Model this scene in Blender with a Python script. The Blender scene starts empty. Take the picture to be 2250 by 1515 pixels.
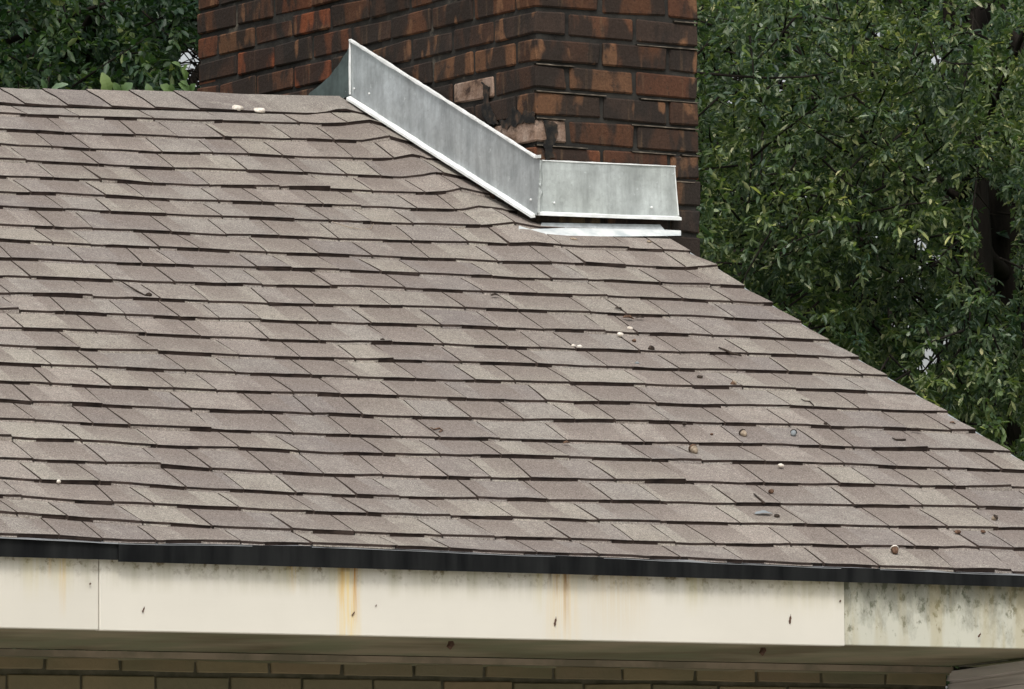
import bpy, bmesh, math, random
import numpy as np
from mathutils import Vector, Matrix, noise
RES = [[[-2.79,-1.96,-1.07,-0.13],[-7.3,12.2,6.6,-13.4]],[[-2.73,-1.9,-1.0,-0.04],[4.2,-0.4,0.2,0.6]],[[-2.66,-1.82,-0.92,0.05],[0.2,-1.9,1.3,-0.8]],[[-2.6,-1.74,-0.83,0.15],[-1.8,-6.2,-1.3,1.1]],[[-2.53,-1.67,-0.75,0.24],[0.3,-6.0,-0.9,4.1]],[[-2.46,-1.59,-0.66,0.34],[3.5,-1.5,4.6,0.5]],[[-2.4,-1.52,-0.57,0.38],[2.1,-5.9,-1.5,0.9]],[[-2.33,-1.44,-0.49,0.38],[0.9,-2.9,4.0,1.7]],[[-2.26,-1.36,-0.4,0.38],[1.1,1.7,3.1,4.2]],[[-2.2,-1.29,-0.32,0.38],[0.7,0.1,3.0,2.7]],[[-2.13,-1.21,-0.23,0.39],[-0.3,-0.8,-0.0,1.7]],[[-2.06,-1.14,-0.15,0.38],[0.2,-3.2,-2.4,1.1]],[[-2.0,-1.06,-0.06,0.38],[-0.9,-0.2,-2.2,-1.6]],[[-1.93,-0.99,0.02,0.37],[-2.5,-0.1,2.5,-1.6]],[[-1.86,-0.91,0.11,0.38],[-3.7,2.4,2.0,-2.9]],[[-1.8,-0.83,0.19,0.38],[-0.9,1.8,-1.9,-3.3]],[[-1.73,-0.76,0.28,0.38],[3.6,-2.0,-4,5.4]],[[-1.66,-0.68,0.39],[-0.2,-1.4,-1.7]],[[-1.6,-0.61],[4.5,1.7]],[[-1.53,-0.53],[1.8,-0.6]],[[-1.46,-0.46],[-0.4,-0.5]],[[-1.4,-0.38],[2.6,-2.0]],[[-1.33,-0.3],[1.6,0.9]],[[-1.26,-0.23],[1.0,4.1]],[[-1.2,-0.15],[4.6,7.6]],[[-1.15,-0.09],[-5.0,-2.5]],[[-1.06,-0.79,-0.46,-0.08],[-7.0,-3.2,0.4,3.2]]]
CO = [-0.0106403, 0.021728, 0.00314337, 0.0145998, -0.00258105, 0.00374958, 0.00456829, 0.00450833, -0.00200626, 0.000292461, 0.00230761]
random.seed(7); rng = np.random.default_rng(7)
SC = bpy.context.scene
COL = SC.collection

# ---------------------------------------------------------------- camera
CAMR = np.array([[0.84275555, -0.53822379, -0.00884524],
                 [0.04220929, 0.08245516, -0.99570052],
                 [0.53663905, 0.83875878, 0.09220759]])      # rows: right, down, forward
CAMP = np.array([-9.07484909, -14.05657861, -1.88371161])
FPX, CX, CY = 14106.63, 1125.0, 757.5
PH = 0.42721024; TP, CP = math.tan(PH), math.cos(PH)
cam = bpy.data.cameras.new("camera"); camo = bpy.data.objects.new("camera", cam); COL.objects.link(camo)
m = Matrix.Identity(4)
for i in range(3):
    m[i][0] = CAMR[0][i]; m[i][1] = -CAMR[1][i]; m[i][2] = -CAMR[2][i]; m[i][3] = CAMP[i]
camo.matrix_world = m
cam.sensor_width = 36; cam.lens = FPX / 2250 * 36
cam.clip_start = 0.5; cam.clip_end = 2000
SC.camera = camo

# ---------------------------------------------------------------- light
SUN_EL, SUN_AZ = 52, 213          # azimuth clockwise from +Y: light from the front left
W = bpy.data.worlds.new("World"); SC.world = W; W.use_nodes = True
wn = W.node_tree; wn.nodes.clear()
sky = wn.nodes.new("ShaderNodeTexSky"); sky.sky_type = 'NISHITA'; sky.sun_disc = False
sky.sun_elevation = math.radians(SUN_EL); sky.sun_rotation = math.radians(SUN_AZ)
sky.dust_density = 5; sky.air_density = 1.2
hs = wn.nodes.new("ShaderNodeHueSaturation"); hs.inputs["Saturation"].default_value = 0.22
bgn = wn.nodes.new("ShaderNodeBackground"); bgn.inputs[1].default_value = 0.15
wo = wn.nodes.new("ShaderNodeOutputWorld")
wn.links.new(sky.outputs[0], hs.inputs["Color"]); wn.links.new(hs.outputs[0], bgn.inputs[0]); wn.links.new(bgn.outputs[0], wo.inputs[0])
sl = bpy.data.lights.new("sun", 'SUN'); sl.energy = 1.3; sl.angle = math.radians(14); sl.color = (1.0, 0.965, 0.91)
so = bpy.data.objects.new("sun", sl); COL.objects.link(so)
az = math.radians(SUN_AZ); el = math.radians(SUN_EL)
tosun = Vector((math.sin(az) * math.cos(el), math.cos(az) * math.cos(el), math.sin(el)))
so.rotation_euler = tosun.to_track_quat('Z', 'Y').to_euler()
SC.view_settings.view_transform = 'Standard'; SC.view_settings.look = 'None'
SC.view_settings.exposure = 0.22; SC.view_settings.gamma = 1.0; SC.view_settings.use_curve_mapping = False

# ---------------------------------------------------------------- picture point -> world point
def ray(px, py):
    return CAMR.T @ np.array([(px - CX) / FPX, (py - CY) / FPX, 1.0])
def at(px, py, depth): return CAMP + ray(px, py) * depth
def hit(px, py, axis, val):
    r = ray(px, py); t = (val - CAMP[axis]) / r[axis]; return CAMP + r * t
def proj(P):
    P = np.atleast_2d(P); c = (P - CAMP) @ CAMR.T
    return CX + FPX * c[:, 0] / c[:, 2], CY + FPX * c[:, 1] / c[:, 2], c[:, 2]

# ---------------------------------------------------------------- helpers
def link(o, parent=None):
    COL.objects.link(o)
    if parent: o.parent = parent
    return o
def tag(o, label=None, cat=None, group=None, kind=None):
    if label: o['label'] = label
    if cat: o['category'] = cat
    if group: o['group'] = group
    if kind: o['kind'] = kind
    return o
def empty(name, loc=(0, 0, 0)):
    o = bpy.data.objects.new(name, None); o.empty_display_size = .1; o.location = loc; return link(o)
def mesh_obj(name, verts, faces, mats, parent=None, midx=None, uvs=None, smooth=False):
    me = bpy.data.meshes.new(name); me.from_pydata([tuple(v) for v in verts], [], faces)
    for mt in (mats if isinstance(mats, (list, tuple)) else [mats]): me.materials.append(mt)
    if midx is not None: me.polygons.foreach_set("material_index", midx)
    if uvs is not None:
        ul = me.uv_layers.new(name="UVMap")
        li = np.empty(len(me.loops), dtype=np.int32); me.loops.foreach_get("vertex_index", li)
        ul.data.foreach_set("uv", np.asarray(uvs, dtype=np.float32)[li].ravel())
    if smooth: me.polygons.foreach_set("use_smooth", [True] * len(me.polygons))
    me.update()
    o = bpy.data.objects.new(name, me)
    if parent is not None:
        o.parent = parent
    COL.objects.link(o)
    return o
BOXF = [(0, 3, 2, 1), (4, 5, 6, 7), (0, 1, 5, 4), (1, 2, 6, 5), (2, 3, 7, 6), (3, 0, 4, 7)]
def box_v(x0, x1, y0, y1, z0, z1):
    return [(x0, y0, z0), (x1, y0, z0), (x1, y1, z0), (x0, y1, z0), (x0, y0, z1), (x1, y0, z1), (x1, y1, z1), (x0, y1, z1)]
def bevel_box(name, x0, x1, y0, y1, z0, z1, mat, parent=None, bev=.004, seg=1, sub=0, wob=0):
    bm = bmesh.new(); vs = [bm.verts.new(v) for v in box_v(x0, x1, y0, y1, z0, z1)]
    for f in BOXF: bm.faces.new([vs[i] for i in f])
    if sub: bmesh.ops.subdivide_edges(bm, edges=bm.edges[:], cuts=sub, use_grid_fill=True)
    if bev and not sub: bmesh.ops.bevel(bm, geom=bm.edges[:], offset=bev, segments=seg, affect='EDGES')
    if wob:
        for v in bm.verts:
            n = noise.noise_vector(v.co * 3.1 + Vector((x0, y0, z0)) * 7); v.co += n * wob
    me = bpy.data.meshes.new(name); bm.to_mesh(me); bm.free()
    if isinstance(mat, (list, tuple)):
        for mm in mat: me.materials.append(mm)
    else: me.materials.append(mat)
    o = bpy.data.objects.new(name, me)
    if parent is not None: o.parent = parent
    COL.objects.link(o); return o
class MB:
    def __init__(s): s.v = []; s.f = []; s.m = []
    def box(s, x0, x1, y0, y1, z0, z1, mi=0):
        b = len(s.v); s.v += box_v(x0, x1, y0, y1, z0, z1)
        s.f += [tuple(b + i for i in f) for f in BOXF]; s.m += [mi] * 6
    def add(s, v, f, mi=0):
        b = len(s.v); s.v += [tuple(p) for p in v]; s.f += [tuple(b + i for i in q) for q in f]; s.m += [mi] * len(f)
    def build(s, name, mats, parent=None, smooth=False):
        return mesh_obj(name, s.v, s.f, mats, parent, s.m, smooth=smooth)
def tube(pts, rads, n=5):
    V = []; F = []
    pts = [Vector(p) for p in pts]
    for i, p in enumerate(pts):
        d = (pts[min(i + 1, len(pts) - 1)] - pts[max(i - 1, 0)]).normalized()
        a = d.orthogonal().normalized(); b = d.cross(a)
        if i and (a.dot(la) < 0): a, b = -a, -b
        la = a
        for k in range(n):
            t = 2 * math.pi * k / n; V.append(p + (a * math.cos(t) + b * math.sin(t)) * rads[i])
    for i in range(len(pts) - 1):
        for k in range(n):
            F.append((i * n + k, i * n + (k + 1) % n, (i + 1) * n + (k + 1) % n, (i + 1) * n + k))
    F.append(tuple(range(n))[::-1]); F.append(tuple((len(pts) - 1) * n + k for k in range(n)))
    return V, F

# ---------------------------------------------------------------- materials
class NT:
    def __init__(s, name, rough=.8, spec=.3, metal=0):
        s.m = bpy.data.materials.new(name); s.m.use_nodes = True; s.t = s.m.node_tree
        s.b = s.t.nodes["Principled BSDF"]
        s.b.inputs["Roughness"].default_value = rough; s.b.inputs["Specular IOR Level"].default_value = spec
        s.b.inputs["Metallic"].default_value = metal
    def n(s, t, **k):
        nd = s.t.nodes.new(t)
        for a, v in k.items():
            if a.startswith('i_'): nd.inputs[a[2:].replace('_', ' ')].default_value = v
            else: setattr(nd, a, v)
        return nd
    def l(s, a, b): s.t.links.new(a, b)
    def co(s, kind="Object"):
        return s.n("ShaderNodeTexCoord").outputs[kind]
    def pos(s): return s.n("ShaderNodeNewGeometry").outputs["Position"]
    def map(s, src, scale=(1, 1, 1), loc=(0, 0, 0)):
        mp = s.n("ShaderNodeMapping"); mp.inputs["Scale"].default_value = scale; mp.inputs["Location"].default_value = loc
        s.l(src, mp.inputs["Vector"]); return mp.outputs[0]
    def noise(s, src, scale, detail=4, rough=.55, w=None):
        nd = s.n("ShaderNodeTexNoise"); nd.inputs["Scale"].default_value = scale; nd.inputs["Detail"].default_value = detail; nd.inputs["Roughness"].default_value = rough
        if w is not None:
            nd.noise_dimensions = '4D'; s.l(w, nd.inputs["W"])
        s.l(src, nd.inputs["Vector"]); return nd.outputs[0]
    def ramp(s, src, stops, interp='LINEAR'):
        r = s.n("ShaderNodeValToRGB"); r.color_ramp.interpolation = interp; e = r.color_ramp.elements
        while len(e) < len(stops): e.new(.5)
        for i, (p, c) in enumerate(stops):
            e[i].position = p; e[i].color = (*c, 1) if len(c) == 3 else c
        s.l(src, r.inputs[0]); return r.outputs[0]
    def mix(s, fac, a, b, mode='MIX'):
        mx = s.n("ShaderNodeMix", data_type='RGBA', blend_type=mode)
        for sock, v in ((mx.inputs[0], fac), (mx.inputs[6], a), (mx.inputs[7], b)):
            if isinstance(v, (int, float)): sock.default_value = v
            elif isinstance(v, tuple): sock.default_value = (*v, 1)
            else: s.l(v, sock)
        return mx.outputs[2]
    def math(s, op, a, b=0.0, clamp=False):
        nd = s.n("ShaderNodeMath", operation=op, use_clamp=clamp)
        for sock, v in ((nd.inputs[0], a), (nd.inputs[1], b)):
            if isinstance(v, (int, float)): sock.default_value = v
            else: s.l(v, sock)
        return nd.outputs[0]
    def rand(s): return s.n("ShaderNodeObjectInfo").outputs["Random"]
    def island(s): return s.n("ShaderNodeNewGeometry").outputs["Random Per Island"]
    def sep(s, v):
        nd = s.n("ShaderNodeSeparateXYZ"); s.l(v, nd.inputs[0]); return nd.outputs
    def color(s, c):
        if isinstance(c, tuple): s.b.inputs["Base Color"].default_value = (*c, 1)
        else: s.l(c, s.b.inputs["Base Color"])
    def bump(s, h, strength=.4, dist=.002):
        b = s.n("ShaderNodeBump"); b.inputs["Strength"].default_value = strength; b.inputs["Distance"].default_value = dist
        s.l(h, b.inputs["Height"]); s.l(b.outputs[0], s.b.inputs["Normal"])
G = lambda v: (v, v, v)

def mat_shingle(name, island=False, cap=False):
    t = NT(name, .95, .15); P = t.pos()
    r = t.island() if island else t.rand()
    base = t.ramp(r, [(0, (.260, .232, .204)), (.14, (.294, .268, .230)), (.30, (.262, .236, .212)), (.44, (.310, .286, .246)),
                      (.58, (.274, .252, .225)), (.72, (.288, .256, .226)), (.86, (.238, .214, .195)), (1, (.270, .247, .220))], 'CONSTANT' if not cap else 'LINEAR')
    big = t.noise(P, 2.2, 3)
    base = t.mix(.7, base, t.ramp(big, [(.3, (.76, .73, .74)), (.7, (1.05, 1.03, 1.01))]), 'MULTIPLY')
    # mottled granule blend and printed darker band
    w = t.math('MULTIPLY', r, 37.0)
    mid = t.noise(P, 13, 3, .6, w)
    base = t.mix(t.ramp(mid, [(.50, G(0)), (.64, G(.8))]), base, t.mix(.45, base, (.180, .150, .134)))
    mid2 = t.noise(P, 21, 2, .6, w)
    base = t.mix(t.ramp(mid2, [(.54, G(0)), (.64, G(.35))]), base, (.325, .300, .262))
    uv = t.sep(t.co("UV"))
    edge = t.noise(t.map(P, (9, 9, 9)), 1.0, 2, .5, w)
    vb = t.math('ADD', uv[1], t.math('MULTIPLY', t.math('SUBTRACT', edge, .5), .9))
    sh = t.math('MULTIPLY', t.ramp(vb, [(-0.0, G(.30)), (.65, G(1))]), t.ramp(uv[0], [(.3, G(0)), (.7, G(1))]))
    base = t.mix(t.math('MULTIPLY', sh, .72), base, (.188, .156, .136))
    # granules
    vo = t.n("ShaderNodeTexVoronoi"); vo.inputs["Scale"].default_value = 520; t.l(P, vo.inputs["Vector"])
    gr = t.sep(vo.outputs["Color"])[0]
    base = t.mix(1.0, base, t.ramp(gr, [(0, G(.5)), (.35, G(.9)), (.8, G(1.08)), (1, G(1.6))]), 'MULTIPLY')
    sp = t.noise(P, 150, 2, .7)
    base = t.mix(t.ramp(sp, [(.60, G(0)), (.70, G(.45))]), base, (.10, .08, .07))
    st = t.noise(t.map(P, (26, 3, 3)), 1.0, 3, .6)
    base = t.mix(t.ramp(st, [(.58, G(0)), (.75, G(.22))]), base, (.12, .10, .09))
    t.color(base); t.bump(t.math('ADD', t.math('MULTIPLY', gr, .6), mid), .5, .0018)
    return t.m
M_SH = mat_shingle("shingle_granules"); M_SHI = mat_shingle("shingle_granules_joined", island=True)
t = NT("shingle_cut_edge", .95, .1); t.color(t.ramp(t.noise(t.pos(), 30), [(.3, (.012, .009, .008)), (.7, (.045, .032, .027))])); M_EDGE = t.m
t = NT('shingle_side', .95, .1); t.color((.085, .063, .053)); M_SIDE = t.m
t = NT("asphalt_underlay", .95, .1); t.color((.060, .045, .038)); M_UNDER = t.m

def mat_brick(name, island=False, pale=False):
    t = NT(name, .92, .15); P = t.pos(); r = t.island() if island else t.rand()
    w = t.math('MULTIPLY', r, 61.0)
    if pale:
        base = t.ramp(t.noise(P, 18, 4, .6, w), [(.34, (.055, .036, .028)), (.44, (.19, .125, .09)), (.56, (.28, .20, .155)), (.7, (.34, .265, .215))])
    else:
        base = t.ramp(r, [(0, (.080, .038, .022)), (.16, (.052, .030, .021)), (.30, (.125, .048, .025)), (.42, (.042, .029, .023)),
                      (.55, (.130, .066, .036)), (.66, (.078, .036, .022)), (.76, (.175, .055, .025)), (.84, (.100, .047, .027)), (.93, (.11, .078, .045))], 'CONSTANT')
        # flashed ends and flame marks: fired patches of other colours inside one brick
        f = t.noise(t.map(P, (14, 13, 5)), 1.0, 3, .5, w)
        base = t.mix(t.ramp(f, [(.46, G(0)), (.53, G(.88))]), base, (.026, .021, .018))
        f2 = t.noise(t.map(P, (14, 12, 6.5)), 1.3, 2, .5, t.math('ADD', w, 9.0))
        base = t.mix(t.ramp(f2, [(.60, G(0)), (.66, G(.85))]), base, (.165, .085, .046))
        f3 = t.noise(t.map(P, (40, 40, 3)), 1.0, 2, .6)
        base = t.mix(t.ramp(f3, [(.60, G(0)), (.72, G(.4))]), base, (.15, .095, .055))
    chip = t.noise(P, 34, 4, .7)
    base = t.mix(t.ramp(chip, [(.57, G(0)), (.66, G(.6))]), base, (.030, .024, .020))
    so_ = t.noise(P, 3.2, 4, .6)
    base = t.mix(t.ramp(so_, [(.45, G(0)), (.72, G(.65 if not pale else .3))]), base, (.022, .020, .018))
    fine = t.noise(P, 160, 3, .7)
    base = t.mix(.8, base, t.ramp(fine, [(.3, G(.7)), (.7, G(1.3))]), 'MULTIPLY')
    t.color(base); t.bump(t.noise(P, 90, 5, .7), .8, .004)
    return t.m
M_BR = mat_brick("old_brick"); M_BRI = mat_brick("old_brick_joined", True); M_BRP = mat_brick("pale_spalled_brick", pale=True)
t = NT("sooty_mortar", .95, .1); P = t.pos()
c = t.ramp(t.noise(P, 9, 5, .65), [(.35, (.018, .017, .016)), (.6, (.040, .038, .034)), (.76, (.16, .14, .11))])
t.color(c); t.bump(t.noise(P, 70, 4), .9, .004); M_MORT = t.m
t = NT("pale_mortar_ledge", .95, .1); t.color(t.ramp(t.noise(t.pos(), 30, 4), [(.35, (.05, .045, .038)), (.6, (.17, .145, .115)), (.75, (.30, .26, .21))])); M_MORTL = t.m
t = NT("roof_tar", .9, .2); t.color(t.ramp(t.noise(t.pos(), 40, 4), [(.42, (.012, .012, .012)), (.55, (.028, .024, .020)), (.68, (.075, .048, .034))])); t.bump(t.noise(t.pos(), 60, 4), .8, .004); M_TAR = t.m

def mat_galv(name, base, rough, metal, dirt):
    t = NT(name, rough, .5, metal); P = t.pos()
    n1 = t.noise(P, 9, 5, .6); n2 = t.noise(t.map(P, (34, 34, 5)), 1.0, 5, .65)
    vo = t.n("ShaderNodeTexVoronoi"); vo.inputs["Scale"].default_value = 95; t.l(P, vo.inputs["Vector"])
    c = t.mix(t.ramp(n1, [(.35, G(0)), (.68, G(1))]), tuple(b * dirt for b in base), base)
    c = t.mix(.7, c, t.ramp(n2, [(.3, G(.66)), (.62, G(1.15))]), 'MULTIPLY')
    n3 = t.noise(P, 120, 3, .7); c = t.mix(t.ramp(n3, [(.58, G(0)), (.70, G(.35))]), c, tuple(b * .45 for b in base))
    n4 = t.noise(P, 38, 3, .7); c = t.mix(t.ramp(n4, [(.66, G(0)), (.72, G(.6))]), c, (.72, .76, .76))
    c = t.mix(.35, c, t.ramp(t.sep(vo.outputs["Color"])[0], [(0, G(.8)), (1, G(1.12))]), 'MULTIPLY')
    t.color(c)
    t.l(t.ramp(n1, [(.3, G(rough + .16)), (.7, G(rough - .08))]), t.b.inputs["Roughness"])
    t.bump(t.noise(P, 14, 3), .25, .004)
    return t.m
M_GALV = mat_galv("galvanized_sheet", (.56, .60, .61), .44, .45, .68)
M_GALVF = mat_galv("galvanized_sheet_lit", (.64, .68, .66), .40, .45, .62)  # front sheet: same metal, its highlight put into a brighter base colour
M_GALVD = mat_galv("galvanized_sheet_dirty", (.11, .145, .14), .6, .3, .6)
t = NT("skylit_metal", .45, .6, .1); t.color(t.ramp(t.noise(t.pos(), 24, 4), [(.3, (.60, .62, .60)), (.7, (.88, .89, .88))])); M_HEM = t.m  # white of the hems: caught skylight put into the colour
t = NT("white_sealant_metal", .5, .5); t.color(t.ramp(t.noise(t.pos(), 24, 4), [(.35, (.42, .46, .47)), (.6, (.62, .64, .63))])); M_APR = t.m

def mat_fascia(name, base, stains, mould=False):
    t = NT(name, .75, .25); P = t.pos(); X = t.sep(P)
    streak = t.noise(t.map(P, (30, 1, 2.0)), 1.0, 4, .6)
    top = t.math('SUBTRACT', 1.0, t.math('DIVIDE', t.math('SUBTRACT', -1.085, X[2]), .07), True)    # rain-run dirt below the drip edge
    c = t.mix(t.ramp(t.noise(P, 5, 4), [(.3, G(0)), (.8, G(.5))]), base, tuple(b * .86 for b in base))
    g = t.math('MULTIPLY', t.ramp(streak, [(.42, G(0)), (.68, G(1))]), top)
    c = t.mix(t.math('MULTIPLY', g, .75), c, (.33, .31, .20))
    c = t.mix(t.math('MULTIPLY', t.ramp(t.noise(P, 55, 4, .7), [(.52, G(0)), (.64, G(1))]), t.math('POWER', top, 3.0)), c, (.16, .12, .06))
    for (x0, wd, amt, ln, colr) in stains:
        dx = t.math('DIVIDE', t.math('SUBTRACT', X[0], x0), wd)
        gx = t.math('SUBTRACT', 1.0, t.math('MULTIPLY', dx, dx), True)
        gz = t.math('SUBTRACT', 1.0, t.math('DIVIDE', t.math('SUBTRACT', -1.08, X[2]), ln), True)
        st2 = t.noise(t.map(P, (190, 1, 6)), 1.0, 4, .65)
        a = t.math('MULTIPLY', t.math('MULTIPLY', gx, gz), t.ramp(st2, [(.38, G(.12)), (.56, G(1))]))
        c = t.mix(t.math('MULTIPLY', a, amt, True), c, colr)
    if mould:
        m1 = t.noise(t.map(P, (24, 1, 13)), 1.0, 6, .66)
        d = t.math('ADD', m1, t.math('MULTIPLY', t.math('ADD', X[2], 1.15), 2.2))
        c = t.mix(t.ramp(d, [(.40, G(0)), (.60, G(.85))]), c, (.235, .235, .19))
        m2 = t.noise(t.map(P, (55, 1, 34)), 1.0, 5, .65)
        c = t.mix(t.ramp(t.math('ADD', m2, t.math('MULTIPLY', t.math('ADD', X[2], 1.16), 1.2)), [(.56, G(0)), (.66, G(.8))]), c, (.085, .09, .055))
        m3 = t.noise(t.map(P, (16, 1, 2)), 1.0, 3)
        c = t.mix(t.ramp(m3, [(.52, G(0)), (.62, G(.35))]), c, (.34, .27, .12))
    t.color(c); t.bump(t.noise(t.map(P, (2, 1, 60)), 1.0, 3), .12, .002)
    return t.m
OR = (.56, .38, .15); OL = (.52, .46, .26); DK = (.10, .055, .03)
M_FA = mat_fascia("cream_painted_board", (.62, .59, .52), [
    (-1.942, .034, 1.1, .45, (.66, .52, .26)), (-1.960, .010, 1.0, .10, (.55, .33, .10)), (-1.924, .009, 1.3, .13, (.45, .22, .06)), (-1.945, .03, 1.3, .016, DK), (-2.086, .05, .6, .06, OL), (-2.082, .010, .8, .07, OR), (-1.975, .02, .5, .08, OL),
    (-1.395, .055, .8, .24, (.62, .50, .30)), (-1.386, .005, 1.3, .05, DK), (-1.384, .009, 1.0, .14, (.36, .20, .07)), (-1.425, .006, 1.2, .04, DK), (-1.41, .006, 1.0, .07, (.4, .24, .1)), (-1.455, .02, .7, .11, OL),
    (-1.25, .10, .45, .16, (.55, .42, .22)), (-1.045, .03, .55, .10, OL), (-.75, .14, .35, .10, OL)])
M_FAL = mat_fascia("cream_painted_board_left", (.59, .56, .49), [(-2.639, .010, .8, .13, OR), (-2.71, .03, .5, .10, OL), (-2.64, .04, .5, .09, OL), (-2.67, .006, .8, .05, OR)])
M_FAR = mat_fascia("mouldy_board", (.50, .495, .42), [(-.325, .012, 1.0, .11, (.20, .19, .05))], True)
t = NT("black_drip_metal", .8, .10); P = t.pos()
t.color(t.mix(t.ramp(t.noise(t.map(P, (26, 1, 3)), 1.0, 4), [(.35, G(0)), (.7, G(1))]), (.004, .0045, .005), (.015, .016, .016)))
t.bump(t.noise(t.map(P, (8, 1, 1)), 1.0, 3), .3, .004); M_DRIP = t.m
t = NT("chipped_drip_lip", .5, .4); t.color((.24, .25, .26)); M_LIP = t.m
t = NT("olive_soffit_paint", .85, .2); P = t.pos()
c = t.ramp(t.noise(t.map(P, (2.2, 3.5, 1)), 1.0, 3), [(.40, (.125, .108, .068)), (.58, (.245, .215, .15))])  # dark patches paint the soffit's shadow pattern into the olive
c = t.mix(t.ramp(t.noise(P, 4, 3), [(.4, G(0)), (.62, G(.75))]), c, (.15, .165, .10)); t.color(c); M_SOF = t.m
t = NT("trim_paint", .8, .2); t.color(t.ramp(t.noise(t.pos(), 9), [(.4, (.19, .165, .12)), (.6, (.30, .245, .185))])); M_TRIM = t.m
def mat_wall(name, island=False):
    t = NT(name, .92, .1); P = t.pos(); r = t.island() if island else t.rand()
    c = t.ramp(r, [(0, (.17, .14, .085)), (.3, (.215, .175, .105)), (.6, (.19, .145, .09)), (.85, (.16, .14, .09))])
    c = t.mix(t.ramp(t.noise(P, 6, 4), [(.45, G(0)), (.7, G(.5))]), c, (.11, .115, .07))
    t.color(c); t.bump(t.noise(P, 80, 4), .6, .003); return t.m
M_WB = mat_wall("tan_wall_brick"); M_WBI = mat_wall("tan_wall_brick_joined", True)
t = NT("wall_mortar", .95, .1); t.color(t.ramp(t.noise(t.pos(), 20), [(.4, (.065, .062, .042)), (.65, (.12, .11, .08))])); M_WM = t.m
t = NT("weathered_siding", .85, .2); P = t.pos()
t.color(t.ramp(t.noise(t.map(P, (1, 4, 60)), 1.0, 4), [(.3, (.50, .46, .445)), (.7, (.78, .73, .70))])); M_SID = t.m
t = NT("rake_metal", .4, .5, .6); t.color((.45, .5, .5)); M_RAKE = t.m
t = NT("grass_ground", .95, .1); t.color(t.ramp(t.noise(t.pos(), 1.5, 6), [(.3, (.035, .06, .018)), (.7, (.07, .10, .03))])); M_GRASS = t.m
t = NT("bark", .95, .1); P = t.pos(); t.color(t.ramp(t.noise(t.map(P, (14, 14, 2)), 1.0, 5), [(.3, (.008, .007, .006)), (.7, (.028, .023, .019))])); t.bump(t.noise(t.map(P, (14, 14, 2)), 1.0, 5), 1, .02); M_BARK = t.m

def mat_leaf(name, stops, obj=False, rough=.46):
    t = NT(name, rough, .5); P = t.pos(); r = t.rand() if obj else t.island()
    c = t.ramp(r, stops)
    big = t.noise(P, 2.6, 3)
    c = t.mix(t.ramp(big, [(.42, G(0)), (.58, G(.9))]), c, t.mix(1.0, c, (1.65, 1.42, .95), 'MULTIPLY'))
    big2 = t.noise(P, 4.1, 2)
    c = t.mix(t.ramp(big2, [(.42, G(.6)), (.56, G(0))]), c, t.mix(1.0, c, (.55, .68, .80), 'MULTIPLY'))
    t.color(c)
    # thin leaf: some light passes through
    tr = t.n("ShaderNodeBsdfTranslucent"); t.l(t.mix(1.0, c, (1.3, 1.5, .6), 'MULTIPLY'), tr.inputs[0])
    ms = t.n("ShaderNodeMixShader"); ms.inputs[0].default_value = .36
    t.l(t.b.outputs[0], ms.inputs[1]); t.l(tr.outputs[0], ms.inputs[2])
    t.l(ms.outputs[0], t.t.nodes["Material Output"].inputs[0])
    return t.m
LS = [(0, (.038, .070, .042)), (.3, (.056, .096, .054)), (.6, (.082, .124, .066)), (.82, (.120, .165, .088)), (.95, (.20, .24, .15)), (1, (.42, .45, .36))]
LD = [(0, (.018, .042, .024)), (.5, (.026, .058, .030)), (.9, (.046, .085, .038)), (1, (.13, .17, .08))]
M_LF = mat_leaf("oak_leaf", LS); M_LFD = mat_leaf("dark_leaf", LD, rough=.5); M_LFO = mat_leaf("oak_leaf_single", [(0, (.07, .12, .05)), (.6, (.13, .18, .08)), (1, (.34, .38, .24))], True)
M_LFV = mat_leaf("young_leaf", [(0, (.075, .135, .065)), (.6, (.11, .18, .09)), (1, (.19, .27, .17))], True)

# ---------------------------------------------------------------- roof surface (old roof: slightly sagged and twisted)
RIDGE_Y = .985; Z0 = -.017; S0 = -2.49; EXP = .1375
SK = [S0 + .02] + [S0 + EXP * k for k in range(1, 25)] + [.915, 1.083]
def sag(x, s):
    xc = min(max(x, -2.95), .45)
    x, s_ = xc, s
    T = (1, x, s_, x * s_, x * x, s_ * s_, x * x * s_, x * s_ * s_, x ** 3, s_ ** 3, x * x * s_ * s_)
    v = sum(a * b for a, b in zip(CO, T))
    k = 0
    while k < 25 and SK[k + 1] < s: k += 1
    a = min(max((s - SK[k]) / (SK[k + 1] - SK[k]), 0), 1)
    r = (1 - a) * np.interp(x, RES[k][0], RES[k][1]) + a * np.interp(x, RES[k + 1][0], RES[k + 1][1])
    v += r * .001
    # puffed shingles beside the chimney flashing
    if s > -.25:
        v += .0150 * math.exp(-((x + .085) / .052) ** 2) * min(1, (s + .25) * 3) * (1 if s < .95 else max(0, 1 - (s - .95) * 8))
    v += .0030 * noise.noise(Vector((x * 3.3, s * 2.1, 1.7))) + .0012 * noise.noise(Vector((x * 9, s * 7, 4.2)))
    return v
def surf(x, s, h=0.0):
    """point on the front slope; s = distance up the slope, h = height above the deck"""
    z = Z0 + TP * s * CP + sag(x, s) - .0075
    return Vector((x, s * CP - math.sin(PH) * h, z + math.cos(PH) * h))
def roof_at(px, py, h=.010):
    zoff = 0.0
    for _ in range(8):
        r = ray(px, py); n = np.array([0, -TP, 1.0]); tt = (Z0 + zoff - n @ CAMP) / (n @ r); w = CAMP + r * tt
        s = w[1] / CP; zoff = sag(w[0], s) - .0075 + h / CP
    return w[0], s
RAKE_X = .385
XL = -3.55

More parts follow.
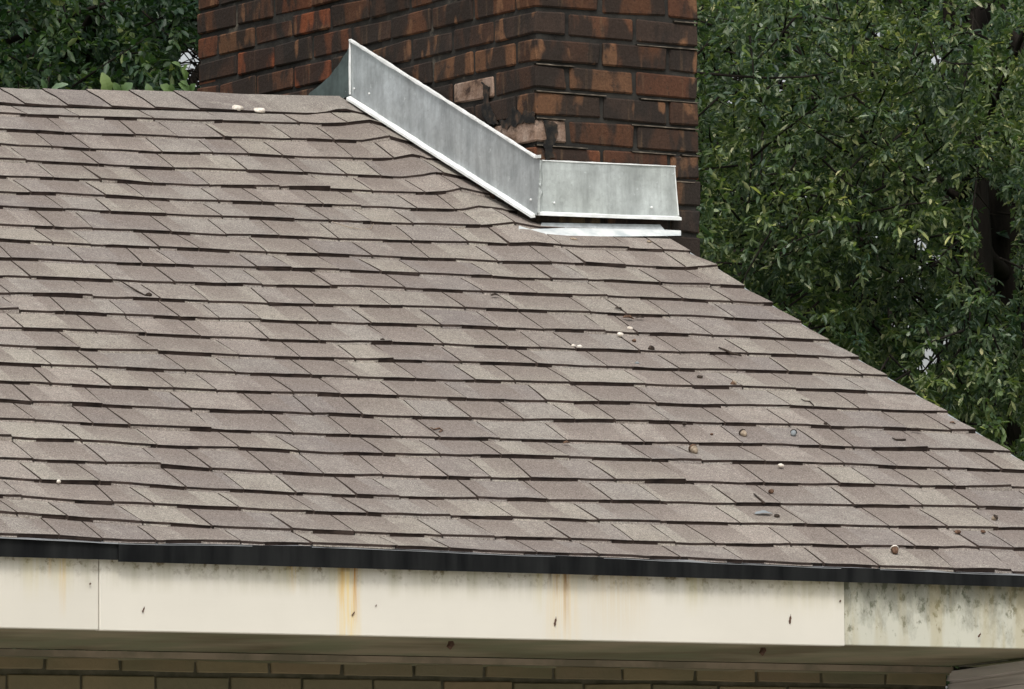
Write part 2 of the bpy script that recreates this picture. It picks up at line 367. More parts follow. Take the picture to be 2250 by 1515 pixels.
# ================================================================ ground
mesh_obj("ground", [(-900, -900, -3.5), (900, -900, -3.5), (900, 900, -3.5), (-900, 900, -3.5)], [(0, 1, 2, 3)], M_GRASS)
bpy.data.objects["ground"]["kind"] = "structure"
t = NT("pale_bounce_slab", .9, .2); t.color(t.ramp(t.noise(t.pos(), 2, 6), [(.3, (.40, .38, .34)), (.7, (.52, .49, .44))])); M_BOUNCE = t.m
o = mesh_obj("bounce_slab", box_v(-14, 9, -12.5, -1.72, -3.55, -3.42), BOXF, M_BOUNCE); o["kind"] = "structure"  # unseen slab added to bounce light up under the eave

# ================================================================ house
house = tag(empty("house", (-1.5, -.5, -3.5)), "single-storey tan brick house with brown-grey shingle roof and cream fascia boards", "house")
HM = Matrix.Translation((1.5, .5, 3.5))
def into(o, parent=house):
    o.parent = parent; o.matrix_parent_inverse = parent.matrix_world.inverted() if parent.matrix_world != Matrix.Identity(4) else Matrix.Translation(-parent.location); return o
def hp(name, *a, **k):
    o = mesh_obj(name, *a, **k); return into(o)

# roof deck (front and back slope), everything laid on it is a sub-part
xs = np.linspace(XL, RAKE_X - .01, 44); ssg = [-2.46] + [SK[k] for k in range(1, 27)]
V = []; F = []; nx = len(xs)
for s in ssg:
    for x in xs: V.append(surf(x, s, -.002))
for j in range(len(ssg) - 1):
    for i in range(nx - 1): F.append((j * nx + i, j * nx + i + 1, (j + 1) * nx + i + 1, (j + 1) * nx + i))
b = len(V)
for q in range(6):
    for x in xs:
        top = surf(x, 1.083, -.002); yy = q * .55
        V.append(Vector((x, top.y + yy, top.z - yy * TP)))
for j in range(5):
    for i in range(nx - 1): F.append((b + j * nx + i, b + j * nx + i + 1, b + (j + 1) * nx + i + 1, b + (j + 1) * nx + i))
roof = hp("roof", V, F, M_UNDER)
RM = Matrix.Translation(-Vector(house.location))
def rp(o):       # a sub-part of the roof (roof shares the world frame)
    o.parent = roof; o.matrix_parent_inverse = Matrix.Identity(4); return o

def course_marks(k):
    """where the lower laminate is cut away (dark recess) along one course: list of (x0, x1)"""
    r = random.Random(100 + k); x = XL - r.random() * .3; out = []
    while x < RAKE_X:
        a = x + r.uniform(.06, .24); b_ = a + r.uniform(.09, .22); out.append((a, b_)); x = b_
    return out
MARKS = [course_marks(k) for k in range(25)]
def tab_geo(x0, x1, k, raised, shear0, shear1, lift0, lift1, drop):
    """one shingle tab: tapered laminate lying on the course below"""
    s0, s1 = SK[k], SK[k + 1]
    if k == 24: s1 = .95
    s0 = s0 - drop
    xs_ = [x0, x1]; m = 4
    bands = [(a - .017, b_ - .017) for a, b_ in MARKS[k + 1]] if k < 24 else []
    for w_, mk in ((.006, MARKS[k]), (.003, bands)):
        for (a, b_) in mk:
            for e in (a, b_):
                if x0 + .007 < e < x1 - .007: xs_ += [e - w_, e + w_]
    nn = max(1, int((x1 - x0) / .06)); xs_ += [x0 + (x1 - x0) * i / nn for i in range(1, nn)]
    xs_ = sorted(set(round(v, 5) for v in xs_)); n = len(xs_) - 1
    ht = .0128 + (.0012 if raised else 0); hm = ht - .0048
    V = []; uv = []
    rows = [(s0, .0052, 0), (s0, hm, 0), (s0 + .0012, ht, 0), (s0 + (s1 - s0) * .5, .0098 + (.0008 if raised else 0), .5), (s1 + .004, .0052, 1.0), (s1 + .03, .0035, 1.2)]
    L = rows[4][0] - s0
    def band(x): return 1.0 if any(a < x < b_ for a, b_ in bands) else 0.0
    def deep(x): return any(a + .001 < x < b_ - .001 for a, b_ in MARKS[k])
    for ri, (s, h, v) in enumerate(rows):
        a = min((s - s0) / L, 1.2)
        for i in range(n + 1):
            x = xs_[i]; u = (x - x0) / (x1 - x0)
            xx = x + (shear0 * (1 - u) + shear1 * u) * a
            lift = (lift0 * (1 - u) + lift1 * u) * (1 - a) ** 2 if (a < 1 and ri > 0) else 0
            wob = .0055 * noise.noise(Vector((xx * 5, k * 3.7, 0))) + .0030 * noise.noise(Vector((xx * 14, k * 3.7, 0))) + .0018 * noise.noise(Vector((xx * 55, k * 3.7, 0))) if ri < 3 else 0
            if ri == 0: wob -= 0 if deep(x) else .0075
            if ri == 1: wob -= -.0015 if deep(x) else .0028
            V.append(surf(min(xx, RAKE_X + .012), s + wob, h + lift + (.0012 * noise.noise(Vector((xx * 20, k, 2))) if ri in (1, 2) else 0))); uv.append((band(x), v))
    F = []; M = []; m_ = n + 1
    for r_ in range(5):
        for i in range(n):
            F.append((r_ * m_ + i, r_ * m_ + i + 1, (r_ + 1) * m_ + i + 1, (r_ + 1) * m_ + i))
            dp = deep((xs_[i] + xs_[i + 1]) / 2)
            M.append((1 if dp else 0) if r_ == 0 else (1 if r_ == 1 else 0))
    b = len(V)
    for side in (0, n):
        idx = [r_ * m_ + side for r_ in range(2, 6)]
        lows = []
        for q, r_ in zip(idx, range(2, 6)):
            s = rows[r_][0]; a = min((s - s0) / L, 1.2)
            lows.append(len(V)); V.append(surf(V[q].x, s, .0052 - .004 * a if r_ > 2 else .0052)); uv.append((side / n, rows[r_][2]))
        for q in range(3):
            f = (idx[q], idx[q + 1], lows[q + 1], lows[q]); F.append(f if side == 0 else f[::-1]); M.append(2)
    return V, F, M, uv

tabs = []
for k in range(25):
    x = XL + rng.random() * .15; prev = False
    sh = .018 + rng.normal(0, .003)
    l1 = 0
    while x < RAKE_X - .02:
        wdt = float(rng.choice([.105, .13, .155, .17, .19, .21, .225])) + rng.normal(0, .006)
        x1 = x + wdt
        if x1 > RAKE_X - .06: x1 = RAKE_X + rng.normal(0, .003)
        raised = (rng.random() < .5) if not prev else (rng.random() < .30)
        sh1 = .018 + rng.normal(0, .005)
        big = rng.random()
        l0, l1n = (abs(rng.normal(0, .0012)), abs(rng.normal(0, .0012)))
        if big > .94: l1n += .0035
        if x1 > RAKE_X - .05: sh1 = 0.0
        tabs.append((x + .0023, x1 - .0023 if x1 < RAKE_X - .05 else x1, k, raised, sh, sh1, l0, l1n, (.002 if raised else 0) + abs(rng.normal(0, .0012))))
        sh = sh1; prev = raised; x = x1
def covered(x0, x1, k):   # under the chimney footprint
    return SK[k] > .02 and x0 > .01
vis = []; rest = []
for tb in tabs:
    x0, x1, k = tb[:3]
    if covered(x0, x1, k): continue
    c0 = surf(max(x0, XL), SK[k] + .03); c1 = surf(x1, SK[k] + .03); cm = surf((x0 + x1) / 2, SK[k] + .06)
    P = np.array([tuple(c0), tuple(c1), tuple(cm)]); ux, uy, _ = proj(P)
    inside = (ux[1] > 15) and (ux[0] < 2235) and uy[2] > 150
    area = min(ux[1], 2250) - max(ux[0], 0)
    (vis if inside else rest).append((area, tb))
vis.sort(key=lambda q: -q[0])
rest += vis[296:]; vis = vis[:296]
for _, tb in vis:
    V, F, M, uv = tab_geo(*tb)
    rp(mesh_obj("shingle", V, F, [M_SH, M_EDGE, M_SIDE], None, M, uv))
V, F, M, UV = [], [], [], []
for _, tb in rest:
    v, f, m_, u_ = tab_geo(*tb); b = len(V); V += v; F += [tuple(b + i for i in q) for q in f]; M += m_; UV += u_
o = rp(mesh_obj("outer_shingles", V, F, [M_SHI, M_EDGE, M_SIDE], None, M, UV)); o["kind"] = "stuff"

# ridge caps, lapped along the ridge
def cap_geo(x0, x1, last=False, lower=.15):
    V = []; uv = []; rows = []
    for j, d in enumerate((-.155, -.08, -.02, .0, .02, .08, .15)):
        rows.append(d)
    nxs = 3 if not last else 10
    for j, d in enumerate(rows):
        for i in range(nxs + 1):
            u = i / nxs; x = x0 + (x1 + .02 - x0) * u
            h = .0190 - .0045 * u if not last else .0145
            sagr = 0
            if d <= 0:
                p = surf(x, 1.083 + d, h - (.004 if d > -.03 else 0))
            else:
                top = surf(x, 1.083, h - .004); p = Vector((x, top.y + d * CP, top.z - d * math.sin(PH)))
            V.append(p); uv.append((0.0, .3 + .05 * j / 6))
    F = []; M = []; m_ = nxs + 1
    for j in range(len(rows) - 1):
        for i in range(nxs): F.append((j * m_ + i, j * m_ + i + 1, (j + 1) * m_ + i + 1, (j + 1) * m_ + i)); M.append(0)
    # left lapped edge and front edge thickness
    b = len(V)
    for j in range(len(rows)):
        p = V[j * m_]; V.append(p + Vector((0, 0, -.0042))); uv.append(uv[j * m_])
    for j in range(len(rows) - 1): F.append((j * m_, (j + 1) * m_, b + j + 1, b + j)); M.append(1)
    b = len(V)
    for i in range(m_): V.append(V[i] + Vector((0, .001, -.0065))); uv.append(uv[i])
    for i in range(nxs): F.append((b + i, b + i + 1, i + 1, i)); M.append(1)
    return V, F, M, uv
x = XL
edges = []
while x < -.42:
    edges.append(x); x += .131 + rng.normal(0, .006)
for i, x0 in enumerate(edges):
    V, F, M, uv = cap_geo(x0, edges[i + 1] if i + 1 < len(edges) else -.335)
    rp(mesh_obj("ridge_shingle", V, F, [M_SH, M_EDGE], None, M, uv))
V, F, M, uv = cap_geo(-.335, -.03, True)
o = rp(mesh_obj("ridge_shingle", V, F, [M_SH, M_EDGE], None, M, uv)); o['label'] = "long continuous ridge shingle strip bent up beside the chimney"

# rake metal strip (glints between the shingle tips) and rake board
V = []; F = []
ss = np.linspace(-2.47, 0.0, 30)
for s in ss:
    V.append(surf(RAKE_X - .06, s, .0015)); V.append(surf(RAKE_X + .016, s, .0015)); p = surf(RAKE_X + .016, s, .0015); V.append(p + Vector((0, 0, -.035)))
for i in range(len(ss) - 1):
    for j in range(2): F.append((i * 3 + j, i * 3 + j + 1, i * 3 + 4 + j, i * 3 + 3 + j))
rp(mesh_obj("rake_edging", V, F, M_RAKE))
V = []; F = []
ss = np.linspace(-2.46, 1.08, 24)
for s in ss:
    for dx in (-.018, .004):
        for dz in (-.012, -.16): p = surf(RAKE_X, s, -.003); V.append(Vector((RAKE_X + dx, p.y, p.z + dz)))
for i in range(len(ss) - 1):
    a = i * 4; c_ = a + 4
    F += [(a, a + 1, c_ + 1, c_), (a + 2, c_ + 2, c_ + 3, a + 3), (a + 1, a + 3, c_ + 3, c_ + 1), (a, c_, c_ + 2, a + 2)]
hp("rake_board", V, F, M_FA)

# ---------------- eave: drip edge, fascia, soffit
YE = -2.245
def eave_z(x): return surf(x, SK[0], .002).z
def strip(name, x0, x1, zt, zb, y_front, th, mat, n=20, wav=.0012, seed=0):
    V = []; F = []
    for i in range(n + 1):
        x = x0 + (x1 - x0) * i / n; w = wav * noise.noise(Vector((x * 4, seed, 0)))
        a = zt(x) if callable(zt) else zt; b_ = zb(x) if callable(zb) else zb
        V += [(x, y_front + w, b_), (x, y_front + w, a), (x, y_front + th, a), (x, y_front + th, b_)]
    for i in range(n):
        a = i * 4; c_ = a + 4
        for j in range(4): F.append((a + j, c_ + j, c_ + (j + 1) % 4, a + (j + 1) % 4))
    F += [(0, 1, 2, 3), (n * 4 + 3, n * 4 + 2, n * 4 + 1, n * 4)]
    return hp(name, V, F, mat)
zt = lambda x: eave_z(x) + .001
XJ = -2.519       # joint in the drip edge
strip("drip_edge", XL, XJ + .03, zt, lambda x: -1.0835, YE - .020, .004, M_DRIP, seed=1)
strip("drip_edge", XJ, RAKE_X + .01, zt, lambda x: -1.0875 - .0015 * max(0, x + 2.4) / 2.4, YE - .0265, .004, M_DRIP, 60, .003, seed=2)
# sloping top flange of the drip edge, chipped lip showing under the shingle tips
V = []; F = []; n = 120
for i in range(n + 1):
    x = XL + (RAKE_X - XL) * i / n; z = zt(x)
    jag = .0045 * max(0, noise.noise(Vector((x * 9, 3, 0))) - .12) - .001 + .0012 * noise.noise(Vector((x * 60, 3, 0)))
    V += [(x, YE - .0272, z + jag - .0008), (x, YE - .0272, z - .0030), (x, YE + .03, z + .006), (x, YE + .03, z + .009)]
for i in range(n):
    a = i * 4; c_ = a + 4
    for j in range(4): F.append((a + j, c_ + j, c_ + (j + 1) % 4, a + (j + 1) % 4))
hp("drip_edge_lip", V, F, M_LIP)
bevel = dict(bev=.0015)
XA, XB = -2.552, -.634
def board(x0, x1, y0, y1, z0, z1, mat, name="fascia_board"):
    o = bevel_box(name, x0, x1, y0, y1, z0, z1, mat, None, .0018); return into(o)
f1 = board(XL, XA - .0012, YE - .0005, YE + .02, -1.2305, -1.065, M_FAL); f1['label'] = "left cream fascia board with faint brown drips"
f2 = board(XA, XB, YE - .003, YE + .02, -1.2315, -1.065, M_FA); f2['label'] = "long cream fascia board with rust streaks"
f3 = board(XB + .0008, RAKE_X + .004, YE + .0035, YE + .02, -1.2290, -1.065, M_FAR); f3['label'] = "short grey-green mouldy fascia board"
t = NT("nail_rust", .9, .1); t.color((.10, .06, .045)); M_NAIL = t.m
def nail(px, py, ln, ang, par, w=.0035):
    p = hit(px, py, 1, YE - .004); V = []; c_, s_ = math.cos(ang), math.sin(ang); n = 7; F = []
    for side in (0, 1):
        for i in range(n + 1):
            a = i / n; wd = w * (math.sin(math.pi * min(a * 1.15, 1)) ** .6 * .8 + .12) * (1 if a < .7 else .7); off = (a - .5) * ln
            x = p[0] + off * s_; z = p[2] + off * c_ ; V.append((x - wd / 2 + .0009 * math.sin(i * 2.3), p[1] - .0012 * side, z)); V.append((x + wd / 2 + .0009 * math.sin(i * 1.7), p[1] - .0012 * side, z))
    m_ = 2 * (n + 1)
    for i in range(n):
        F.append((m_ + 2 * i, m_ + 2 * i + 2, m_ + 2 * i + 3, m_ + 2 * i + 1)); F.append((2 * i, m_ + 2 * i, m_ + 2 * i + 1, 2 * i + 1))
        F.append((2 * i, 2 * i + 2, m_ + 2 * i + 2, m_ + 2 * i)); F.append((2 * i + 1, m_ + 2 * i + 1, m_ + 2 * i + 3, 2 * i + 3))
    o = mesh_obj("nail", V, F, M_NAIL); o.parent = par; o.matrix_parent_inverse = Matrix.Identity(4); return o
nail(315, 1340, .014, .35, f2); nail(776, 1349, .013, .6, f2, .004); nail(1220, 1366, .022, .2, f2, .0055); nail(1736, 1361, .022, .15, f2, .006)
nail(198, 1283, .005, .3, f1, .005); nail(1846, 1321, .006, .3, f2, .005); nail(826, 1331, .005, .5, f2, .002); nail(2152, 1396, .013, .6, f3, .006)

YW = -1.70
V = [(XL, YE + .018, -1.2275), (.40, YE + .018, -1.2275), (.40, YW - .002, -1.245), (XL, YW - .002, -1.245), (XL, YE + .018, -1.20), (.40, YE + .018, -1.20), (.40, YW - .002, -1.22), (XL, YW - .002, -1.22)]
nb = 9; sx = np.linspace(XL, .40, nb + 1); soff = hp("soffit", V, BOXF, M_SOF)
# dangling bits of wasp comb / web under the soffit
for q, (px, py) in enumerate(((990, 1416), (1676, 1430))):
    p = hit(px, py, 2, -1.238); v, f = tube([p + np.array([0, 0, .012]), p + np.array([.002, 0, .0]), p + np.array([-.003, 0, -.006]), p + np.array([.001, 0, -.010])], [.004, .008, .007, .003], 6)
    o = mesh_obj("mud_dauber_nest", v, f, M_NAIL); tag(o, ["small brown mud nest hanging under the soffit near the middle of the eave", "small brown mud nest hanging under the soffit toward the wall corner"][q], "insect nest")
XC = .054
strip("frieze_trim", XL, XC + .012, -1.2465, -1.2610, YW - .012, .014, M_TRIM, 10, .0004)
strip("frieze_trim", XL, XC + .012, -1.2615, -1.2665, YW - .006, .008, M_SOF, 10, .0004)

# ---------------- brick wall under the eave
wallb = mesh_obj("wall", *[(lambda mb: (mb.v, mb.f))((lambda m_: (m_.box(XL, XC - .004, YW, YW + .2, -3.5, -1.262), m_)[1])(MB()))][0], M_WM); into(wallb)
def brick_box(x0, x1, y0, y1, z0, z1, mat, parent, name="brick", bev=.0035, wob=.0012):
    bm = bmesh.new(); vs = [bm.verts.new((v[0] + rng.normal(0, wob), v[1] + rng.normal(0, wob * .5), v[2] + rng.normal(0, wob))) for v in box_v(x0, x1, y0, y1, z0, z1)]
    for f in BOXF: bm.faces.new([vs[i] for i in f])
    bmesh.ops.bevel(bm, geom=bm.edges[:], offset=bev, segments=1, affect='EDGES')
    me = bpy.data.meshes.new(name); bm.to_mesh(me); bm.free(); me.materials.append(mat)
    o = bpy.data.objects.new(name, me); o.parent = parent; o.matrix_parent_inverse = Matrix.Identity(4); COL.objects.link(o); return o
jt = [hit(px, 1460, 1, YW)[0] for px in (97, 263, 427, 590, 750, 907, 1062, 1214, 1366, 1525, 1659, 1801, 1942, 2080)]
jt = [jt[0] - .187 * i for i in range(5, 0, -1)] + jt
jb = [hit(px, 1500, 1, YW)[0] for px in (12, 176, 340, 502, 662, 819, 971, 1125, 1281, 1430, 1576, 1727, 1870, 2012)]
jb = [jb[0] - .187 * i for i in range(5, 0, -1)] + jb + [XC]
for (jj, z0_, z1_) in ((jt, -1.2895, -1.2625), (jb, -1.368, -1.3005)):
    for a, b_ in zip(jj[:-1], jj[1:]):
        brick_box(a + .004, b_ - .004, YW - .006, YW + .09, z0_, z1_, M_WB, wallb, bev=.002)
mb = MB()
for r_ in range(30):
    zt_ = -1.379 - .0745 * r_
    x = XL - (.095 if r_ % 2 else 0)
    while x < XC - .02:
        x1 = min(x + .182, XC)
        if zt_ - .065 > -3.5: mb.box(max(x, XL), x1 - .008 if x1 < XC else XC, YW - .006, YW + .05, zt_ - .0645, zt_)
        x += .187
o = mb.build("lower_bricks", M_WBI, wallb); o.matrix_parent_inverse = Matrix.Identity(4); o["kind"] = "stuff"
# gable wall and side porch siding
bx = MB(); bx.box(XC - .004, XC + .04, YW + .2, 3.2, -3.5, -1.3); bx.box(XC - .004, XC + .04, YW + .2, 2.2, -1.3, -.9); bx.box(XC - .004, XC + .04, -.9, 1.6, -.9, -.55); into(bx.build("gable_wall", M_WM))
siding = into(mesh_obj("siding_wall", *[(lambda m_: (m_.v, m_.f))((lambda m_: (m_.box(XC + .012, XC + .06, YE + .04, YW + .005, -3.5, -1.255), m_)[1])(MB()))][0], M_SID))
TL = -.045
def siding_board(z, hgt, y0, y1, x0, mat, name, par):
    V = []
    for (dx, dz) in ((0.012, 0), (0, 0), (.005, hgt), (.012, hgt)):
        for y in (y0, y1): V.append((x0 + dx, y, z + dz + (YW - y) * -TL))
    F = [(0, 1, 3, 2), (2, 3, 5, 4), (4, 5, 7, 6), (6, 7, 1, 0), (0, 2, 4, 6), (1, 7, 5, 3)]
    o = mesh_obj(name, V, F, mat); o.parent = par; o.matrix_parent_inverse = Matrix.Identity(4); return o
for i in range(26):
    siding_board(-1.2795 - .0275 * i - (.003 * (i % 2)), .0225, YE + .03, YW + .004, XC + .001, M_SID, "siding_board", siding)
for i, (zz, hh) in enumerate(((-1.2435, .0075), (-1.231, .0065), (-1.2185, .0075))):
    siding_board(zz - .004, hh, YE + .03, YW - .02, XC + .02 - .002 * i, M_SID if i != 1 else M_SOF, "soffit_board", siding)

# ================================================================ chimney
chim = tag(empty("chimney", (.26, .9, -3.5)), "old soot-stained red brick chimney rising through the roof at the gable edge", "chimney")
def cpart(o): o.parent = chim; o.matrix_parent_inverse = Matrix.Translation(-chim.location); return o
CW, CD = .517, 1.785; ZT = 1.28; PITCH = .0717; ZR = .553
mb = MB(); mb.box(.007, CW - .007, .007, CD - .007, -3.5, ZT); core = cpart(mb.build("mortar_core", M_MORT))
def cb(*a, **k):
    o = brick_box(*a, **k); o.parent = chim; o.matrix_parent_inverse = Matrix.Translation(-chim.location); return o
rows = range(-10, 11); pale_pts = [(.331, .342, 'L'), (.06, .225, 'L')]
stuff = MB(); nbr = 0
for r_ in rows:
    z1_ = ZR - PITCH * r_ - .0062; z0_ = z1_ - PITCH + .0128 ; A = (r_ % 2 == 0)
    zc = (z0_ + z1_) / 2; j = .0062
    def put(x0, x1, y0, y1, face):
        global nbr
        pale = any(abs((y0 + y1) / 2 - py_) < .09 and abs(zc - pz_) < .035 and face == f_ for py_, pz_, f_ in pale_pts)
        pr = rng.normal(0, .0013)
        if face == 'F': y0 += pr
        if face == 'L': x0 += pr
        if zc > -.22 and nbr < 298 and face in 'FL':
            cb(x0, x1, y0, y1, z0_, z1_, M_BRP if pale else M_BR, None, wob=.0021, bev=.0042); nbr += 1
        else: stuff.box(x0, x1, y0, y1, z0_, z1_)
    # front face
    if A:
        xs_ = [(.104 + j, .316 - j), (.316 + j, CW)]
        ys = [0.0 , .208]      # left face stretcher turns the corner
        put(0, .095, 0, .208 - j, 'L'); start = .208
    else:
        xs_ = [(.0, .208 - j), (.208 + j, .421 - j), (.421 + j, CW)]
        start = .100
    for a, b_ in xs_:
        put(a if a else 0, b_, 0, .095, 'F')
    y = start
    while y < CD - .03:
        y1 = min(y + .2085 + rng.normal(0, .002), CD); y1 = CD if CD - y1 < .05 else y1
        put(0, .095, y + j, y1 - (j if y1 < CD else 0), 'L'); y = y1
    # right and back faces: not seen from the camera
    y = .1 if A else .0
    while y < CD - .03:
        y1 = min(y + .2085, CD); stuff.box(CW - .09, CW + .001, y + j, y1 - (j if y1 < CD else 0), z0_, z1_); y = y1
    x = .1 if A else .0
    while x < CW - .12:
        x1 = min(x + .2085, CW - .095); stuff.box(x + j, x1 - j, CD - .09, CD + .001, z0_, z1_); x = x1
o = cpart(stuff.build("outer_bricks", M_BRI)); o["kind"] = "stuff"
# pale ledges of old pointing left on some brick tops, front face
led = [(.0, .12, 2), (.32, .44, 1), (.44, .515, 1), (.0, .22, 3), (0, .09, 4), (.0, .16, 5), (.30, .44, 5), (.46, .515, 5), (.36, .50, 6), (.02, .2, 6), (.03, .14, 7), (.2, .3, 7), (.33, .515, 3), (.3, .515, 4), (.44, .515, 0)]
for (a, b_, r_) in led:
    z = ZR - PITCH * (r_ - 1) - PITCH; n = 10; V = []; F = []
    for i in range(n + 1):
        x = a + (b_ - a) * i / n; hh = .0022 + .0016 * noise.noise(Vector((x * 40, r_, 0))); d = .0035 + .002 * noise.noise(Vector((x * 25, r_, 5)))
        V += [(x, .012, z - .0045), (x, -d, z - .0045), (x, -d, z - .0045 + hh), (x, .012, z - .0035 + hh)]
    for i in range(n):
        q = i * 4; c_ = q + 4
        for jj in range(4): F.append((q + jj, c_ + jj, c_ + (jj + 1) % 4, q + (jj + 1) % 4))
    cpart(mesh_obj("mortar_ledge", V, F, M_MORTL))
# tar smears left from the old flashing
def blob(name, pts, plane, mat, th=.0008, seed=0):
    n = len(pts); V = []; F = []
    c_ = np.mean(pts, 0)
    fine = []
    for i in range(n):
        a, b_ = np.array(pts[i]), np.array(pts[(i + 1) % n])
        for q in range(9):
            p = a + (b_ - a) * q / 9; p = p + .010 * np.array(noise.noise_vector(Vector((p[0] * 45, p[1] * 45, seed)))[:2]) + rng.normal(0, .0012, 2); fine.append(p)
    m_ = len(fine)
    for off in (0, 1):
        for p in fine:
            u, z = p if off == 0 else c_ + (p - c_) * .985
            d = (-.0025 if off == 0 else -.0032 - th)
            V.append((d, u, z) if plane == 'L' else (u, d, z))
    for i in range(m_): F.append((i, (i + 1) % m_, m_ + (i + 1) % m_, m_ + i))
    F.append(tuple(range(m_, 2 * m_)))
    return cpart(mesh_obj(name, V, F, mat))
def imgp(lst, plane):
    out = []
    for px, py in lst:
        p = hit(px, py, 0 if plane == 'L' else 1, -.002); out.append((p[1], p[2]) if plane == 'L' else (p[0], p[2]))
    return out
blob("tar_smear", imgp([(1100, 268), (1118, 258), (1124, 244), (1134, 236), (1146, 250), (1160, 240), (1174, 250), (1176, 268), (1150, 272), (1130, 279), (1104, 282)], 'L'), 'L', M_TAR)
blob("tar_smear", imgp([(1058, 178), (1076, 190), (1074, 222), (1084, 250), (1098, 270), (1088, 280), (1070, 268), (1060, 250), (1062, 214)], 'L'), 'L', M_TAR)
blob("tar_smear", imgp([(1192, 262), (1212, 268), (1226, 276), (1223, 302), (1216, 326), (1217, 352), (1196, 350), (1197, 318), (1200, 290)], 'F'), 'F', M_TAR)
# corbelled crown out of frame
mb = MB(); mb.box(-.035, CW + .035, -.035, CD + .035, ZT, ZT + .07); mb.box(-.015, CW + .015, -.015, CD + .015, ZT + .0705, ZT + .12); cpart(mb.build("chimney_cap", M_MORT))

# ---------------- flashing (sheet metal, own parts of the chimney)
def sheet(name, fn, nu, nv, mat, th=.0014, nrm=(0, -1, 0)):
    """fn(u,v)->point; solid sheet with thickness along nrm"""
    V = []; F = []; N = Vector(nrm)
    for side in (0, 1):
        for j_ in range(nv + 1):
            for i in range(nu + 1): V.append(Vector(fn(i / nu, j_ / nv)) + N * th * side)
    m_ = nu + 1; o_ = m_ * (nv + 1)
    for j_ in range(nv):
        for i in range(nu):
            a = j_ * m_ + i; F.append((a, a + m_, a + m_ + 1, a + 1)); F.append((o_ + a, o_ + a + 1, o_ + a + m_ + 1, o_ + a + m_))
    for i in range(nu):
        F.append((i, i + 1, o_ + i + 1, o_ + i)); a = nv * m_ + i; F.append((a + 1, a, o_ + a, o_ + a + 1))
    for j_ in range(nv):
        a = j_ * m_; F.append((a + m_, a, o_ + a, o_ + a + m_)); a += nu; F.append((a, a + m_, o_ + a + m_, o_ + a))
    return cpart(mesh_obj(name, V, F, mat))
def bil(a, b_, c_, d, u, v):   # a bottom-left, b bottom-right, c top-right, d top-left
    a, b_, c_, d = map(Vector, (a, b_, c_, d)); return (a * (1 - u) + b_ * u) * (1 - v) + (d * (1 - u) + c_ * u) * v
def P_(px, py, plane, d=-.012):
    return tuple(hit(px, py, 0 if plane == 'L' else 1, d))
# left counter flashing: runs from the ridge down the slope to the front corner
LA, LB, LC, LD_ = P_(770, 210, 'L'), P_(1181, 474, 'L'), P_(1187, 350, 'L'), P_(769, 88, 'L')
def buck(p, ax, amp, f=6):
    p = Vector(p); p[ax] += amp * noise.noise(p * f); return p
lf = sheet("side_flashing", lambda u, v: buck(bil(LA, LB, LC, LD_, u, v), 0, .005), 30, 6, M_GALV, .0014, (-1, 0, 0))
def hem(name, a, b_, w, out, drop, mat, n=24, jag=.0008, bow=0):
    """folded lip: from the sheet edge outwards"""
    a, b_ = Vector(a), Vector(b_); V = []; F = []
    for i in range(n + 1):
        u = i / n; p = a.lerp(b_, u) + Vector((0, 0, -bow * math.sin(math.pi * u)))
        jz = jag * noise.noise(Vector((u * 30, w * 100, 0)))
        o1 = Vector(out); V += [p + Vector((0, 0, w / 2 + jz)), p + o1 + Vector((0, 0, w / 2 - drop + jz)), p + o1 * 1.05 + Vector((0, 0, -w / 2 - drop * .3 - jz)), p + Vector((0, 0, -w / 2))]
    for i in range(n):
        q = i * 4; c_ = q + 4
        for jj in range(4): F.append((q + jj, c_ + jj, c_ + (jj + 1) % 4, q + (jj + 1) % 4))
    F += [(0, 1, 2, 3), (n * 4 + 3, n * 4 + 2, n * 4 + 1, n * 4)]
    return cpart(mesh_obj(name, V, F, mat))
hem("flashing_hem", P_(770, 215, 'L', -.013), P_(1176, 474, 'L', -.013), .0105, (-.013, 0, 0), .006, M_HEM)
hem("flashing_hem", P_(772, 88, 'L', -.011), P_(1180, 345, 'L', -.011), .0065, (-.0085, 0, 0), .002, M_HEM, 40, .0022)
hem("flashing_hem", P_(1180, 345, 'L', -.011), P_(1189, 344, 'L', -.013), .009, (-.008, -.004, 0), .002, M_HEM, 4, .001)
# vertical hem at the ridge end
v, f = tube([P_(769, 88, 'L', -.016), P_(768.5, 150, 'L', -.016), P_(769, 208, 'L', -.016)], [.0026, .0036, .003], 6); cpart(mesh_obj("flashing_hem", v, f, M_HEM))
# piece that goes down the back slope, seen over the ridge
BK = [P_(768, 214, 'L', -.010), P_(664, 232, 'L', -.010), P_(682, 204, 'L', -.010), P_(768, 104, 'L', -.010)]
sheet("back_flashing", lambda u, v: buck(bil(BK[1], BK[0], BK[3], BK[2], u, v), 0, .006, 9) + Vector((0, 0, -.016 * v * math.sin(math.pi * u) + .0035 * noise.noise(Vector((u * 9, v * 3, 2))))), 14, 6, M_GALVD, .0014, (-1, 0, 0))
# front flashing
FA, FB, FC, FD = P_(1182, 468, 'F'), P_(1489, 478, 'F'), P_(1482, 366, 'F'), P_(1190, 353, 'F')
sheet("front_flashing", lambda u, v: buck(bil(FA, FB, FC, FD, u, v), 1, .006), 20, 6, M_GALVF)
hem("flashing_hem", P_(1181, 469, 'F', -.013), P_(1491, 480, 'F', -.013), .011, (0, -.014, 0), .005, M_HEM, 24, .0004, .0006)
hem("flashing_hem", P_(1190, 353, 'F', -.011), P_(1482, 366, 'F', -.011), .0036, (0, -.006, 0), .001, M_HEM, 24, .0012)
v, f = tube([P_(1482, 366, 'F', -.014), P_(1487, 430, 'F', -.014), P_(1491, 474, 'F', -.014)], [.0016, .0018, .002], 6); cpart(mesh_obj("flashing_hem", v, f, M_HEM))
